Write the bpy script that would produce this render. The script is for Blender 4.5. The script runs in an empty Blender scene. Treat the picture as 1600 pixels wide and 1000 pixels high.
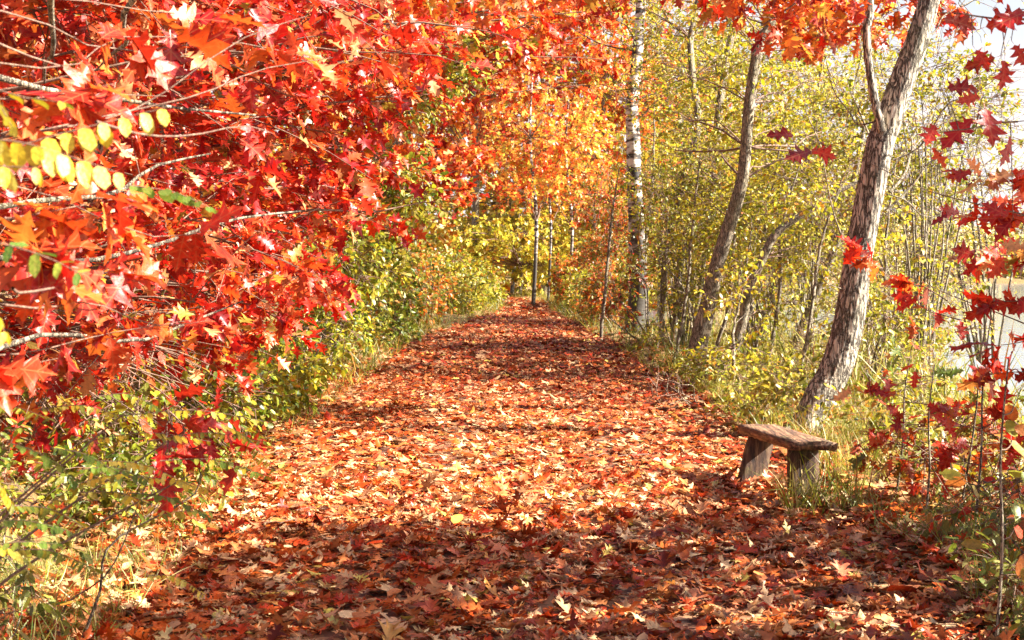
import bpy, math
import numpy as np
from mathutils import Matrix, Vector

rng = np.random.default_rng(11)
SC = bpy.context.scene
C = SC.collection

# ------------------------------------------------------------------ camera, world, sun, exposure
F = 2222.0                                    # focal length in photo pixels (1600 wide)
CAM = np.array([0.0, 0.0, 1.65])
PITCH = math.atan(100.0 / F)                  # horizon at row 400
cam_d = bpy.data.cameras.new('camera')
cam_d.sensor_width = 36.0
cam_d.lens = F / 1600 * 36
cam_d.clip_start = 0.05
cam_d.clip_end = 2000
cam_d.dof.use_dof = True
cam_d.dof.focus_distance = 10.5
cam_d.dof.aperture_fstop = 9
cam = bpy.data.objects.new('camera', cam_d)
C.objects.link(cam)
cam.location = CAM
cam.rotation_euler = (math.radians(90) - PITCH, 0, 0)
SC.camera = cam

SUN_EL = math.radians(36)
SUN_H = np.array([0.99, -0.13])              # horizontal direction towards the sun
SUN_H = SUN_H / np.linalg.norm(SUN_H)
TO_SUN = np.array([SUN_H[0] * math.cos(SUN_EL), SUN_H[1] * math.cos(SUN_EL), math.sin(SUN_EL)])
world = bpy.data.worlds.new('World')
SC.world = world
world.use_nodes = True
wn = world.node_tree.nodes
bg = wn['Background']
sky = wn.new('ShaderNodeTexSky')
sky.sky_type = 'NISHITA'
sky.sun_disc = False
sky.sun_elevation = SUN_EL
sky.sun_rotation = math.atan2(SUN_H[0], SUN_H[1])
sky.dust_density = 3
sky.air_density = 1.0
# bright white haze low over the horizon, all the way round
wl = world.node_tree.links
wtc = wn.new('ShaderNodeTexCoord'); wsx = wn.new('ShaderNodeSeparateXYZ'); wl.new(wtc.outputs['Generated'], wsx.inputs[0])
wnz = wn.new('ShaderNodeTexNoise'); wnz.inputs['Scale'].default_value = 3.0; wnz.inputs['Detail'].default_value = 5
wmp = wn.new('ShaderNodeMapping'); wmp.inputs['Scale'].default_value = (1, 1, 3); wl.new(wtc.outputs['Generated'], wmp.inputs[0]); wl.new(wmp.outputs[0], wnz.inputs[0])
wad = wn.new('ShaderNodeMath'); wad.operation = 'MULTIPLY_ADD'; wad.inputs[1].default_value = -.25; wl.new(wnz.outputs[0], wad.inputs[0]); wl.new(wsx.outputs[2], wad.inputs[2])
wmr = wn.new('ShaderNodeMapRange'); wmr.inputs[1].default_value = .01; wmr.inputs[2].default_value = .12; wmr.inputs[3].default_value = 1; wmr.inputs[4].default_value = 0
wl.new(wad.outputs[0], wmr.inputs[0])
wmx = wn.new('ShaderNodeMix'); wmx.data_type = 'RGBA'; wl.new(wmr.outputs[0], wmx.inputs[0]); wl.new(sky.outputs[0], wmx.inputs[6]); wmx.inputs[7].default_value = (4.6, 4.45, 4.55, 1)
wl.new(wmx.outputs[2], bg.inputs[0])
bg.inputs[1].default_value = 0.05
sun_d = bpy.data.lights.new('sun', 'SUN')
sun_d.energy = 5.0
sun_d.angle = math.radians(0.5)
sun_d.color = (1.0, 0.94, 0.84)
sun = bpy.data.objects.new('sun', sun_d)
C.objects.link(sun)
sun.rotation_euler = Vector(TO_SUN).to_track_quat('Z', 'Y').to_euler()
SC.view_settings.view_transform = 'Standard'
SC.view_settings.look = 'None'
SC.view_settings.gamma = 1
SC.view_settings.use_curve_mapping = False
SC.view_settings.exposure = 2.3
SC.render.engine = 'CYCLES'
SC.cycles.max_bounces = 8
SC.cycles.diffuse_bounces = 2
SC.cycles.transparent_max_bounces = 8

# ------------------------------------------------------------------ helpers
cp, sp = math.cos(PITCH), math.sin(PITCH)


def at(px, py, D):
    """point at photo pixel (px, py) whose distance along +Y is D"""
    a, b = (px - 800) / F, (500 - py) / F
    d = np.array([a, cp + b * sp, -sp + b * cp])
    return CAM + d * (D / d[1])


def project(p):
    q = p - CAM
    dep = q[:, 1] * cp - q[:, 2] * sp
    u = q[:, 1] * sp + q[:, 2] * cp
    dd = np.maximum(dep, 1e-3)
    return 800 + F * q[:, 0] / dd, 500 - F * u / dd, dep


def norm(a):
    return a / np.maximum(np.linalg.norm(a, axis=-1, keepdims=True), 1e-9)


def sstep(t):
    t = np.clip(t, 0, 1)
    return t * t * (3 - 2 * t)


def wav(x, y, s=1.0, seed=0.0):
    """cheap smooth noise, about -1..1"""
    x = x * s; y = y * s
    return (np.sin(x * 1.7 + seed + 1.3 * np.sin(y * 1.1 + seed)) * .5 + np.sin(y * 2.3 - seed * 2 + 1.7 * np.sin(x * .9)) * .3
            + np.sin((x + y) * 3.9 + seed * 3) * .2)


def path_c(y):
    y = np.asarray(y, float)
    return 0.45 * sstep((y - 28) / 15) - 8 * sstep((y - 47) / 34)


def path_w(y):
    y = np.asarray(y, float)
    return 1.88 - 1.2 * sstep((y - 24) / 21)


def height(x, y):
    x = np.asarray(x, float); y = np.asarray(y, float)
    c = path_c(y); w = path_w(y)
    sl = (c - w) - x
    sr = x - (c + w)
    h = 0.03 * wav(x, y, .8, 1) * np.ones_like(x)
    h = h + np.where(sl > 0, .75 * sstep(sl / 3.2) + .12 * wav(x, y, 1.5, 4) * sstep(sl / 1.2), 0)
    h = h + np.where(sr > 0, .07 * sstep(sr / .5) - 1.9 * sstep((sr - .9) / 6.5) + .05 * wav(x, y, 2.1, 7) * sstep(sr / .6), 0)
    h = np.where((y > 136) & (x > -40), np.maximum(h, -1.9 + 4 * sstep((y - 136) / 30)), h)
    h = h + 9 * sstep((-x - 30) / 60)
    h = h + 10 * sstep((x - 150) / 80) + 0 * x
    return h


def new_mesh(name, V, Fc, mat=None, smooth=True, col=None):
    """V (n,3); Fc (m,3) or (m,4) int array"""
    me = bpy.data.meshes.new(name)
    V = np.ascontiguousarray(V, np.float32); Fc = np.ascontiguousarray(Fc, np.int32)
    k = Fc.shape[1]
    me.vertices.add(len(V)); me.vertices.foreach_set('co', V.ravel())
    me.loops.add(Fc.size); me.loops.foreach_set('vertex_index', Fc.ravel())
    me.polygons.add(len(Fc))
    me.polygons.foreach_set('loop_start', np.arange(len(Fc), dtype=np.int32) * k)
    me.polygons.foreach_set('loop_total', np.full(len(Fc), k, np.int32))
    if smooth:
        me.polygons.foreach_set('use_smooth', np.ones(len(Fc), bool))
    if col is not None:
        a = me.color_attributes.new('tint', 'FLOAT_COLOR', 'POINT')
        c4 = np.ones((len(V), 4), np.float32); c4[:, :3] = col
        a.data.foreach_set('color', c4.ravel())
    me.update(calc_edges=True)
    if mat: me.materials.append(mat)
    return me


def obj(name, me, parent=None, kind=None, label=None):
    o = bpy.data.objects.new(name, me)
    C.objects.link(o)
    if parent: o.parent = parent
    if kind: o['kind'] = kind
    if label: o['label'] = label
    return o


def tag(o, label=None, cat=None, group=None, kind=None):
    if label: o['label'] = label
    if cat: o['category'] = cat
    if group: o['group'] = group
    if kind: o['kind'] = kind
    return o


def thing(name, label, cat, loc, group=None):
    o = bpy.data.objects.new(name, None)
    o.empty_display_size = .2
    C.objects.link(o)
    o.location = [float(v) for v in loc]
    return tag(o, label, cat, group)


# ------------------------------------------------------------------ materials
def mat_new(name):
    m = bpy.data.materials.new(name); m.use_nodes = True
    n = m.node_tree.nodes; n.clear()
    out = n.new('ShaderNodeOutputMaterial')
    return m, n, m.node_tree.links, out


def ramp(n, stops):
    r = n.new('ShaderNodeValToRGB')
    e = r.color_ramp.elements
    while len(e) < len(stops): e.new(.5)
    for i, (p, c) in enumerate(stops):
        e[i].position = p; e[i].color = (*c, 1)
    return r


def leaf_material(name, src, trans=.36, rough=.42, spec=.5, mottle=.35, gain=1.0):
    m, n, L, out = mat_new(name)
    if src == 'object':
        c = n.new('ShaderNodeObjectInfo'); csock = c.outputs['Color']
    else:
        c = n.new('ShaderNodeVertexColor'); c.layer_name = 'tint'; csock = c.outputs['Color']
    geo = n.new('ShaderNodeTexCoord')
    no = n.new('ShaderNodeTexNoise'); no.inputs['Scale'].default_value = 22 if src != 'object' else 5
    no.inputs['Detail'].default_value = 4
    L.new(geo.outputs['Object'], no.inputs['Vector'])
    sp_ = n.new('ShaderNodeTexNoise'); sp_.inputs['Scale'].default_value = 70 if src != 'object' else 13; sp_.inputs['Detail'].default_value = 2
    L.new(geo.outputs['Object'], sp_.inputs['Vector'])
    mr = n.new('ShaderNodeMapRange'); mr.inputs[1].default_value = .3; mr.inputs[2].default_value = .7
    mr.inputs[3].default_value = 1 - mottle; mr.inputs[4].default_value = 1 + mottle * .6
    L.new(no.outputs[0], mr.inputs[0])
    mu = n.new('ShaderNodeVectorMath'); mu.operation = 'MULTIPLY'
    m2 = n.new('ShaderNodeMapRange'); m2.inputs[1].default_value = .62; m2.inputs[2].default_value = .70
    m2.inputs[3].default_value = 1; m2.inputs[4].default_value = .45
    L.new(sp_.outputs[0], m2.inputs[0])
    mm = n.new('ShaderNodeMath'); mm.operation = 'MULTIPLY'; L.new(mr.outputs[0], mm.inputs[0]); L.new(m2.outputs[0], mm.inputs[1])
    L.new(csock, mu.inputs[0]); L.new(mm.outputs[0], mu.inputs[1])
    if src == 'object':
        sx = n.new('ShaderNodeSeparateXYZ'); L.new(geo.outputs['Object'], sx.inputs[0])
        ab = n.new('ShaderNodeMath'); ab.operation = 'ABSOLUTE'; L.new(sx.outputs[0], ab.inputs[0])
        vy = n.new('ShaderNodeMath'); vy.operation = 'MULTIPLY_ADD'; vy.inputs[1].default_value = -.9; L.new(ab.outputs[0], vy.inputs[0]); L.new(sx.outputs[1], vy.inputs[2])
        fr_ = n.new('ShaderNodeMath'); fr_.operation = 'PINGPONG'; fr_.inputs[1].default_value = .11; L.new(vy.outputs[0], fr_.inputs[0])
        mn = n.new('ShaderNodeMath'); mn.operation = 'MINIMUM'; L.new(ab.outputs[0], mn.inputs[0]); L.new(fr_.outputs[0], mn.inputs[1])
        vm = n.new('ShaderNodeMapRange'); vm.inputs[1].default_value = .004; vm.inputs[2].default_value = .018
        vm.inputs[3].default_value = .4; vm.inputs[4].default_value = 0; L.new(mn.outputs[0], vm.inputs[0])
        vx = n.new('ShaderNodeMix'); vx.data_type = 'RGBA'; L.new(vm.outputs[0], vx.inputs[0]); L.new(mu.outputs[0], vx.inputs[6]); vx.inputs[7].default_value = (.5, .28, .1, 1)
        mu_out = vx.outputs[2]
    else:
        mu_out = mu.outputs[0]
    p = n.new('ShaderNodeBsdfPrincipled')
    p.inputs['Roughness'].default_value = rough
    p.inputs['Specular IOR Level'].default_value = spec
    L.new(mu_out, p.inputs['Base Color'])
    bm = n.new('ShaderNodeBump'); bm.inputs['Strength'].default_value = .35; bm.inputs['Distance'].default_value = .01
    L.new(no.outputs[0], bm.inputs['Height']); L.new(bm.outputs[0], p.inputs['Normal'])
    t = n.new('ShaderNodeBsdfTranslucent')
    g = n.new('ShaderNodeVectorMath'); g.operation = 'SCALE'; g.inputs[3].default_value = 1.25 * gain
    L.new(mu.outputs[0], g.inputs[0]); L.new(g.outputs[0], t.inputs['Color'])
    mx = n.new('ShaderNodeMixShader'); mx.inputs[0].default_value = trans
    L.new(p.outputs[0], mx.inputs[1]); L.new(t.outputs[0], mx.inputs[2]); L.new(mx.outputs[0], out.inputs[0])
    return m


M_LEAF = leaf_material('leaf_tinted', 'attr')
M_LEAFO = leaf_material('leaf_single', 'object')
M_LIT = leaf_material('litter_tinted', 'attr', trans=.12, rough=.42, spec=.28)
M_LITO = leaf_material('litter_single', 'object', trans=.12, rough=.42, spec=.28)
M_GRASS = leaf_material('grass_blade', 'attr', trans=.3, rough=.45, mottle=.15)


def bark_material(name, dark, light, scale=9, stretch=.14, bump=.6, moss=0.0):
    m, n, L, out = mat_new(name)
    tc = n.new('ShaderNodeTexCoord'); mp = n.new('ShaderNodeMapping')
    mp.inputs['Scale'].default_value = (1, 1, stretch)
    L.new(tc.outputs['Object'], mp.inputs[0])
    a = n.new('ShaderNodeTexNoise'); a.inputs['Scale'].default_value = scale * 3; a.inputs['Detail'].default_value = 8
    a.inputs['Roughness'].default_value = .65; a.inputs['Distortion'].default_value = .6
    L.new(mp.outputs[0], a.inputs[0])
    v = n.new('ShaderNodeTexVoronoi'); v.feature = 'DISTANCE_TO_EDGE'; v.inputs['Scale'].default_value = scale * 2.6
    ad = n.new('ShaderNodeVectorMath'); ad.operation = 'MULTIPLY_ADD'
    ad.inputs[1].default_value = (.12, .12, .12)
    L.new(a.outputs['Color'], ad.inputs[0]); L.new(mp.outputs[0], ad.inputs[2]); L.new(ad.outputs[0], v.inputs['Vector'])
    cr = ramp(n, [(0, (0, 0, 0)), (.16, (1, 1, 1))])
    L.new(v.outputs[0], cr.inputs[0])
    mul = n.new('ShaderNodeMath'); mul.operation = 'MULTIPLY'
    L.new(cr.outputs[0], mul.inputs[0]); L.new(a.outputs[0], mul.inputs[1])
    mid = tuple((d + l) / 2 for d, l in zip(dark, light))
    r = ramp(n, [(.05, dark), (.32, tuple(d * .7 + l * .3 for d, l in zip(dark, light))), (.6, light)])
    L.new(mul.outputs[0], r.inputs[0])
    p = n.new('ShaderNodeBsdfPrincipled'); p.inputs['Roughness'].default_value = .85
    csock = r.outputs[0]
    if moss:
        b = n.new('ShaderNodeTexNoise'); b.inputs['Scale'].default_value = 2.5; b.inputs['Detail'].default_value = 5
        L.new(tc.outputs['Object'], b.inputs[0])
        rr = ramp(n, [(.5, (0, 0, 0)), (.7, (moss, moss, moss))]); L.new(b.outputs[0], rr.inputs[0])
        mix = n.new('ShaderNodeMix'); mix.data_type = 'RGBA'
        L.new(rr.outputs[0], mix.inputs[0]); L.new(csock, mix.inputs[6]); mix.inputs[7].default_value = (.16, .15, .03, 1)
        csock = mix.outputs[2]
    L.new(csock, p.inputs['Base Color'])
    bp = n.new('ShaderNodeBump'); bp.inputs['Strength'].default_value = bump; bp.inputs['Distance'].default_value = .02
    L.new(mul.outputs[0], bp.inputs['Height']); L.new(bp.outputs[0], p.inputs['Normal'])
    L.new(p.outputs[0], out.inputs[0])
    return m


M_BARK = bark_material('bark_furrowed', (.035, .018, .010), (.64, .56, .43), 9, .15, 1.0, .2)
M_BARK2 = bark_material('bark_brown', (.03, .016, .010), (.48, .39, .27), 12, .2, .7, .35)
M_TWIG = bark_material('twig_bark', (.07, .03, .02), (.32, .20, .13), 20, .3, .2)


def birch_material():
    m, n, L, out = mat_new('bark_birch')
    tc = n.new('ShaderNodeTexCoord'); mp = n.new('ShaderNodeMapping'); mp.inputs['Scale'].default_value = (1.3, 1.3, 4)
    L.new(tc.outputs['Object'], mp.inputs[0])
    a = n.new('ShaderNodeTexNoise'); a.inputs['Scale'].default_value = 2.6; a.inputs['Detail'].default_value = 5; a.inputs['Roughness'].default_value = .6
    L.new(mp.outputs[0], a.inputs[0])
    r = ramp(n, [(.45, (.025, .02, .018)), (.51, (.24, .17, .12)), (.585, (.68, .66, .6))]); L.new(a.outputs[0], r.inputs[0])
    # black fissured foot of the trunk
    sx = n.new('ShaderNodeSeparateXYZ'); L.new(tc.outputs['Object'], sx.inputs[0])
    b = n.new('ShaderNodeTexNoise'); b.inputs['Scale'].default_value = 5; L.new(tc.outputs['Object'], b.inputs[0])
    ad = n.new('ShaderNodeMath'); ad.operation = 'MULTIPLY_ADD'; ad.inputs[1].default_value = 1.6
    L.new(b.outputs[0], ad.inputs[0]); L.new(sx.outputs[2], ad.inputs[2])
    rr = ramp(n, [(.32, (1, 1, 1)), (.55, (0, 0, 0))])
    mr = n.new('ShaderNodeMath'); mr.operation = 'DIVIDE'; mr.inputs[1].default_value = 6.5
    L.new(ad.outputs[0], mr.inputs[0]); L.new(mr.outputs[0], rr.inputs[0])
    mix = n.new('ShaderNodeMix'); mix.data_type = 'RGBA'
    L.new(rr.outputs[0], mix.inputs[0]); L.new(r.outputs[0], mix.inputs[6]); mix.inputs[7].default_value = (.05, .04, .03, 1)
    p = n.new('ShaderNodeBsdfPrincipled'); p.inputs['Roughness'].default_value = .7
    L.new(mix.outputs[2], p.inputs['Base Color'])
    bp = n.new('ShaderNodeBump'); bp.inputs['Strength'].default_value = .5; bp.inputs['Distance'].default_value = .02
    L.new(a.outputs[0], bp.inputs['Height']); L.new(bp.outputs[0], p.inputs['Normal'])
    L.new(p.outputs[0], out.inputs[0])
    return m


M_BIRCH = birch_material()


def ground_material(name, stops, scale=14):
    m, n, L, out = mat_new(name)
    tc = n.new('ShaderNodeTexCoord')
    v = n.new('ShaderNodeTexVoronoi'); v.inputs['Scale'].default_value = scale
    no = n.new('ShaderNodeTexNoise'); no.inputs['Scale'].default_value = scale * .8; no.inputs['Detail'].default_value = 8; no.inputs['Distortion'].default_value = 1
    L.new(tc.outputs['Object'], no.inputs[0])
    ad = n.new('ShaderNodeVectorMath'); ad.operation = 'MULTIPLY_ADD'; ad.inputs[1].default_value = (.12, .12, .12)
    L.new(no.outputs['Color'], ad.inputs[0]); L.new(tc.outputs['Object'], ad.inputs[2]); L.new(ad.outputs[0], v.inputs['Vector'])
    sep = n.new('ShaderNodeSeparateColor'); L.new(v.outputs['Color'], sep.inputs[0])
    mixf = n.new('ShaderNodeMath'); mixf.operation = 'MULTIPLY_ADD'; mixf.inputs[1].default_value = .6
    half = n.new('ShaderNodeMath'); half.operation = 'MULTIPLY'; half.inputs[1].default_value = .5
    L.new(no.outputs[0], half.inputs[0]); L.new(sep.outputs[0], mixf.inputs[0]); L.new(half.outputs[0], mixf.inputs[2])
    r = ramp(n, stops); L.new(mixf.outputs[0], r.inputs[0])
    p = n.new('ShaderNodeBsdfPrincipled'); p.inputs['Roughness'].default_value = .8
    L.new(r.outputs[0], p.inputs['Base Color'])
    bp = n.new('ShaderNodeBump'); bp.inputs['Strength'].default_value = .8; bp.inputs['Distance'].default_value = .03
    L.new(mixf.outputs[0], bp.inputs['Height']); L.new(bp.outputs[0], p.inputs['Normal'])
    L.new(p.outputs[0], out.inputs[0])
    return m


M_GROUND = ground_material('woodland_floor', [(.2, (.04, .025, .012)), (.4, (.16, .09, .03)), (.6, (.26, .12, .035)), (.8, (.16, .15, .04))])
M_PATH = ground_material('path_earth', [(.2, (.03, .012, .007)), (.45, (.13, .045, .018)), (.65, (.24, .09, .035)), (.9, (.36, .2, .1))], 11)


def water_material():
    m, n, L, out = mat_new('lake_water')
    tc = n.new('ShaderNodeTexCoord'); mp = n.new('ShaderNodeMapping'); mp.inputs['Scale'].default_value = (1, .6, 1)
    L.new(tc.outputs['Object'], mp.inputs[0])
    no = n.new('ShaderNodeTexNoise'); no.inputs['Scale'].default_value = 2.2; no.inputs['Detail'].default_value = 5
    L.new(mp.outputs[0], no.inputs[0])
    p = n.new('ShaderNodeBsdfPrincipled'); p.inputs['Roughness'].default_value = .1
    p.inputs['Base Color'].default_value = (.12, .16, .2, 1); p.inputs['Specular IOR Level'].default_value = .9
    bp = n.new('ShaderNodeBump'); bp.inputs['Strength'].default_value = .3; bp.inputs['Distance'].default_value = .06
    L.new(no.outputs[0], bp.inputs['Height']); L.new(bp.outputs[0], p.inputs['Normal']); L.new(p.outputs[0], out.inputs[0])
    return m


def wood_material(name, sc, dk=1.0):
    m, n, L, out = mat_new(name)
    tc = n.new('ShaderNodeTexCoord'); mp = n.new('ShaderNodeMapping'); mp.inputs['Scale'].default_value = sc
    L.new(tc.outputs['Object'], mp.inputs[0])
    no = n.new('ShaderNodeTexNoise'); no.inputs['Scale'].default_value = 1.6; no.inputs['Detail'].default_value = 9; no.inputs['Roughness'].default_value = .7
    no.inputs['Distortion'].default_value = .5
    L.new(mp.outputs[0], no.inputs[0])
    r = ramp(n, [(a_, tuple(dk * v for v in c_)) for a_, c_ in ((.36, (.012, .006, .004)), (.47, (.07, .03, .015)), (.58, (.19, .10, .05)), (.75, (.36, .25, .14)))]); L.new(no.outputs[0], r.inputs[0])
    b = n.new('ShaderNodeTexNoise'); b.inputs['Scale'].default_value = 9; b.inputs['Detail'].default_value = 6
    L.new(tc.outputs['Object'], b.inputs[0])
    rr = ramp(n, [(.55, (0, 0, 0)), (.7, (.4, .4, .4))]); L.new(b.outputs[0], rr.inputs[0])
    mix = n.new('ShaderNodeMix'); mix.data_type = 'RGBA'
    L.new(rr.outputs[0], mix.inputs[0]); L.new(r.outputs[0], mix.inputs[6]); mix.inputs[7].default_value = (.22, .2, .06, 1)
    p = n.new('ShaderNodeBsdfPrincipled'); p.inputs['Roughness'].default_value = .75
    L.new(mix.outputs[2], p.inputs['Base Color'])
    bp = n.new('ShaderNodeBump'); bp.inputs['Strength'].default_value = .7; bp.inputs['Distance'].default_value = .01
    L.new(no.outputs[0], bp.inputs['Height']); L.new(bp.outputs[0], p.inputs['Normal']); L.new(p.outputs[0], out.inputs[0])
    return m


M_WATER = water_material()
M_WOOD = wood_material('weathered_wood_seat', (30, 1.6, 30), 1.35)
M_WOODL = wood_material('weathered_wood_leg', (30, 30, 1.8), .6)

# ------------------------------------------------------------------ leaf templates (length 1 along +Y, face up +Z)


def mirror_leaf(mid, half, tris, stem=.22, fold=.35, droop=.25, seed=0, asym=.06):
    """mid: midrib y values; half: (x,y) outline points of the right half; tris index ('m',i)/('h',i)"""
    r = np.random.default_rng(seed)
    V = [(0, y, 0) for y in mid]
    nm, nh = len(mid), len(half)
    for s in (1, -1):
        for (x, y) in half:
            V.append((s * x * (1 + r.uniform(-asym, asym) * 2), y + r.uniform(-asym, asym) * .5, 0))
    V = np.array(V, float)
    T = []
    for s in (0, 1):
        for t in tris:
            ids = [i if k == 'm' else nm + s * nh + i for k, i in t]
            T.append(ids if s == 0 else ids[::-1])
    ax = np.abs(V[:, 0])
    V[:, 2] = fold * ax - droop * V[:, 1] ** 2 - .25 * fold * (ax * 2) ** 3 + .10 * np.sin(V[:, 1] * 9 + seed) * ax * 2
    V[:, 2] += r.uniform(-.03, .03, len(V)) * (ax > 0)
    if stem:
        k = len(V)
        V = np.vstack([V, [(-.012, -stem, -.02), (.012, -stem, -.02), (0, .05, .005)]])
        T.append([k, k + 1, k + 2])
    return V, np.array(T)


def oak_hi(seed, **kw):
    half = [(.10, .05), (.23, .09), (.09, .21), (.20, .31), (.40, .33), (.30, .42), (.11, .43), (.23, .56), (.40, .66), (.26, .68), (.10, .68), (.20, .84), (.08, .85)]
    m, h = 'm', 'h'
    T = [((m, 0), (h, 0), (m, 1)), ((h, 0), (h, 1), (m, 1)), ((h, 1), (h, 2), (m, 1)),
         ((m, 1), (h, 2), (h, 3)), ((h, 2), (h, 4), (h, 3)) if False else ((m, 1), (h, 3), (m, 2)), ((h, 3), (h, 4), (h, 5)), ((h, 3), (h, 5), (m, 2)), ((h, 5), (h, 6), (m, 2)),
         ((m, 2), (h, 6), (h, 7)), ((m, 2), (h, 7), (m, 3)), ((h, 7), (h, 8), (h, 9)), ((h, 7), (h, 9), (m, 3)), ((h, 9), (h, 10), (m, 3)),
         ((m, 3), (h, 10), (h, 12)), ((h, 10), (h, 11), (h, 12)), ((m, 3), (h, 12), (m, 4))]
    return mirror_leaf([0, .21, .43, .68, 1.0], half, T, seed=seed, asym=.11, **kw)


def oak_mid(seed):
    half = [(.22, .10), (.10, .24), (.40, .36), (.12, .46), (.38, .68), (.09, .72)]
    m, h = 'm', 'h'
    T = [((m, 0), (h, 0), (h, 1)), ((m, 0), (h, 1), (m, 1)), ((m, 1), (h, 1), (h, 2)), ((m, 1), (h, 2), (h, 3)), ((m, 1), (h, 3), (h, 4)),
         ((m, 1), (h, 4), (h, 5)), ((m, 1), (h, 5), (m, 2))]
    return mirror_leaf([0, .42, 1.0], half, T, stem=.18, seed=seed)


def oval(seed, w=.3, stem=.06, fold=.25):
    half = [(w * .7, .15), (w, .45), (w * .75, .8)]
    m, h = 'm', 'h'
    T = [((m, 0), (h, 0), (m, 1)), ((h, 0), (h, 1), (m, 1)), ((h, 1), (h, 2), (m, 1)), ((h, 2), (m, 2), (m, 1))]
    return mirror_leaf([0, .5, 1.0], half, T, stem=stem, seed=seed, fold=fold, asym=.04)


def quadleaf(w=.3):
    V = np.array([(0, 0, 0), (w, .45, .1), (0, 1, -.15), (-w, .4, .08)], float)
    return V, np.array([[0, 1, 2], [0, 2, 3]])


def starleaf():
    V = np.array([(0, 0, 0), (.34, .15, .08), (.12, .42, 0), (.42, .6, .1), (0, 1, -.18), (-.4, .68, .1), (-.12, .45, 0), (-.36, .2, .08)], float)
    return V, np.array([[0, 1, 2], [0, 2, 6], [0, 6, 7], [2, 3, 4], [2, 4, 6], [6, 4, 5]])


def blade():
    V = np.array([(-.5, 0, 0), (.5, 0, 0), (-.42, .4, .06), (.42, .4, .06), (-.25, .75, .22), (.25, .75, .22), (0, 1, .45)], float)
    V[:, 0] *= .026
    return V, np.array([[0, 1, 3], [0, 3, 2], [2, 3, 5], [2, 5, 4], [4, 5, 6]])


OAK_HI = [oak_hi(s) for s in range(6)]
OAK_DRY = [oak_hi(10 + s, fold=f, droop=d) for s, (f, d) in enumerate([(.6, .35), (.2, .6), (-.5, .3), (.7, -.2), (.35, .2), (-.2, .45)])]
OAK_MID = [oak_mid(s) for s in range(3)]
OVAL = [oval(s) for s in range(3)]
OVALB = [oval(s, .30, .05) for s in range(2)]
OVALN = [oval(s, .21, .04) for s in range(2)]
QUAD = [quadleaf()]
STAR = [starleaf()]
BLADE = [blade()]
LIT_NEAR = OAK_DRY + OAK_DRY + OAK_HI[:3] + [oval(7, .24, .05, .5), oval(8, .3, .05, -.4)]
LIT_MID = [oak_mid(20), oak_mid(21), oak_mid(22), oval(9, .26, .05, .5)]
_shared = {}


def shared_leaf(kind, tmpl, i, mat):
    k = (id(tmpl[i][0]), mat.name)
    if k not in _shared:
        V, T = tmpl[i]
        _shared[k] = new_mesh(kind, V, T, mat)
    return _shared[k]


def basis(axis, nrm):
    y = norm(axis)
    z = norm(nrm - (nrm * y).sum(-1, keepdims=True) * y)
    x = np.cross(y, z)
    return x, y, z


def leaf_batch(name, tmpls, pos, axis, nrm, size, col, mat, parent=None, origin=(0, 0, 0), curl=None, kind='stuff'):
    n = len(pos)
    if n == 0: return None
    x, y, z = basis(axis, nrm)
    if curl is None: curl = np.ones(n)
    pick = rng.integers(0, len(tmpls), n)
    Vs, Ts, Cs, off = [], [], [], 0
    for t, (V, T) in enumerate(tmpls):
        k = np.where(pick == t)[0]
        if len(k) == 0: continue
        s = size[k, None, None]
        P = pos[k, None] + s * (V[None, :, 0:1] * x[k, None] + V[None, :, 1:2] * y[k, None] + V[None, :, 2:3] * curl[k, None, None] * z[k, None])
        Vs.append(P.reshape(-1, 3))
        Ts.append((T[None] + (np.arange(len(k)) * len(V))[:, None, None] + off).reshape(-1, 3))
        Cs.append(np.repeat(col[k], len(V), axis=0))
        off += len(k) * len(V)
    V = np.vstack(Vs) - np.array(origin)
    me = new_mesh(name, V, np.vstack(Ts), mat, col=np.vstack(Cs))
    return obj(name, me, parent, kind)


def leaf_objects(name, kindkey, tmpls, pos, axis, nrm, size, col, mat, parent, origin=(0, 0, 0), curl=None):
    x, y, z = basis(axis, nrm)
    if curl is None: curl = np.ones(len(pos))
    P = pos - np.array(origin)
    for i in range(len(pos)):
        me = shared_leaf(kindkey, tmpls, int(rng.integers(0, len(tmpls))), mat)
        o = bpy.data.objects.new(name, me)
        s = float(size[i]); c = s * float(curl[i])
        o.matrix_basis = Matrix(((x[i, 0] * s, y[i, 0] * s, z[i, 0] * c, P[i, 0]), (x[i, 1] * s, y[i, 1] * s, z[i, 1] * c, P[i, 1]),
                                 (x[i, 2] * s, y[i, 2] * s, z[i, 2] * c, P[i, 2]), (0, 0, 0, 1)))
        o.color = (float(col[i, 0]), float(col[i, 1]), float(col[i, 2]), 1)
        o.parent = parent
        C.objects.link(o)


# ------------------------------------------------------------------ tubes
def resample(P, R, n):
    P = np.asarray(P, float); R = np.asarray(R, float)
    k = len(P)
    t = np.linspace(0, k - 1, n)
    i = np.clip(t.astype(int), 0, k - 2); u = (t - i)[:, None]
    p0 = P[np.maximum(i - 1, 0)]; p1 = P[i]; p2 = P[i + 1]; p3 = P[np.minimum(i + 2, k - 1)]
    Q = .5 * ((2 * p1) + (-p0 + p2) * u + (2 * p0 - 5 * p1 + 4 * p2 - p3) * u ** 2 + (-p0 + 3 * p1 - 3 * p2 + p3) * u ** 3)
    return Q, np.interp(t, np.arange(k), R)


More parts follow.
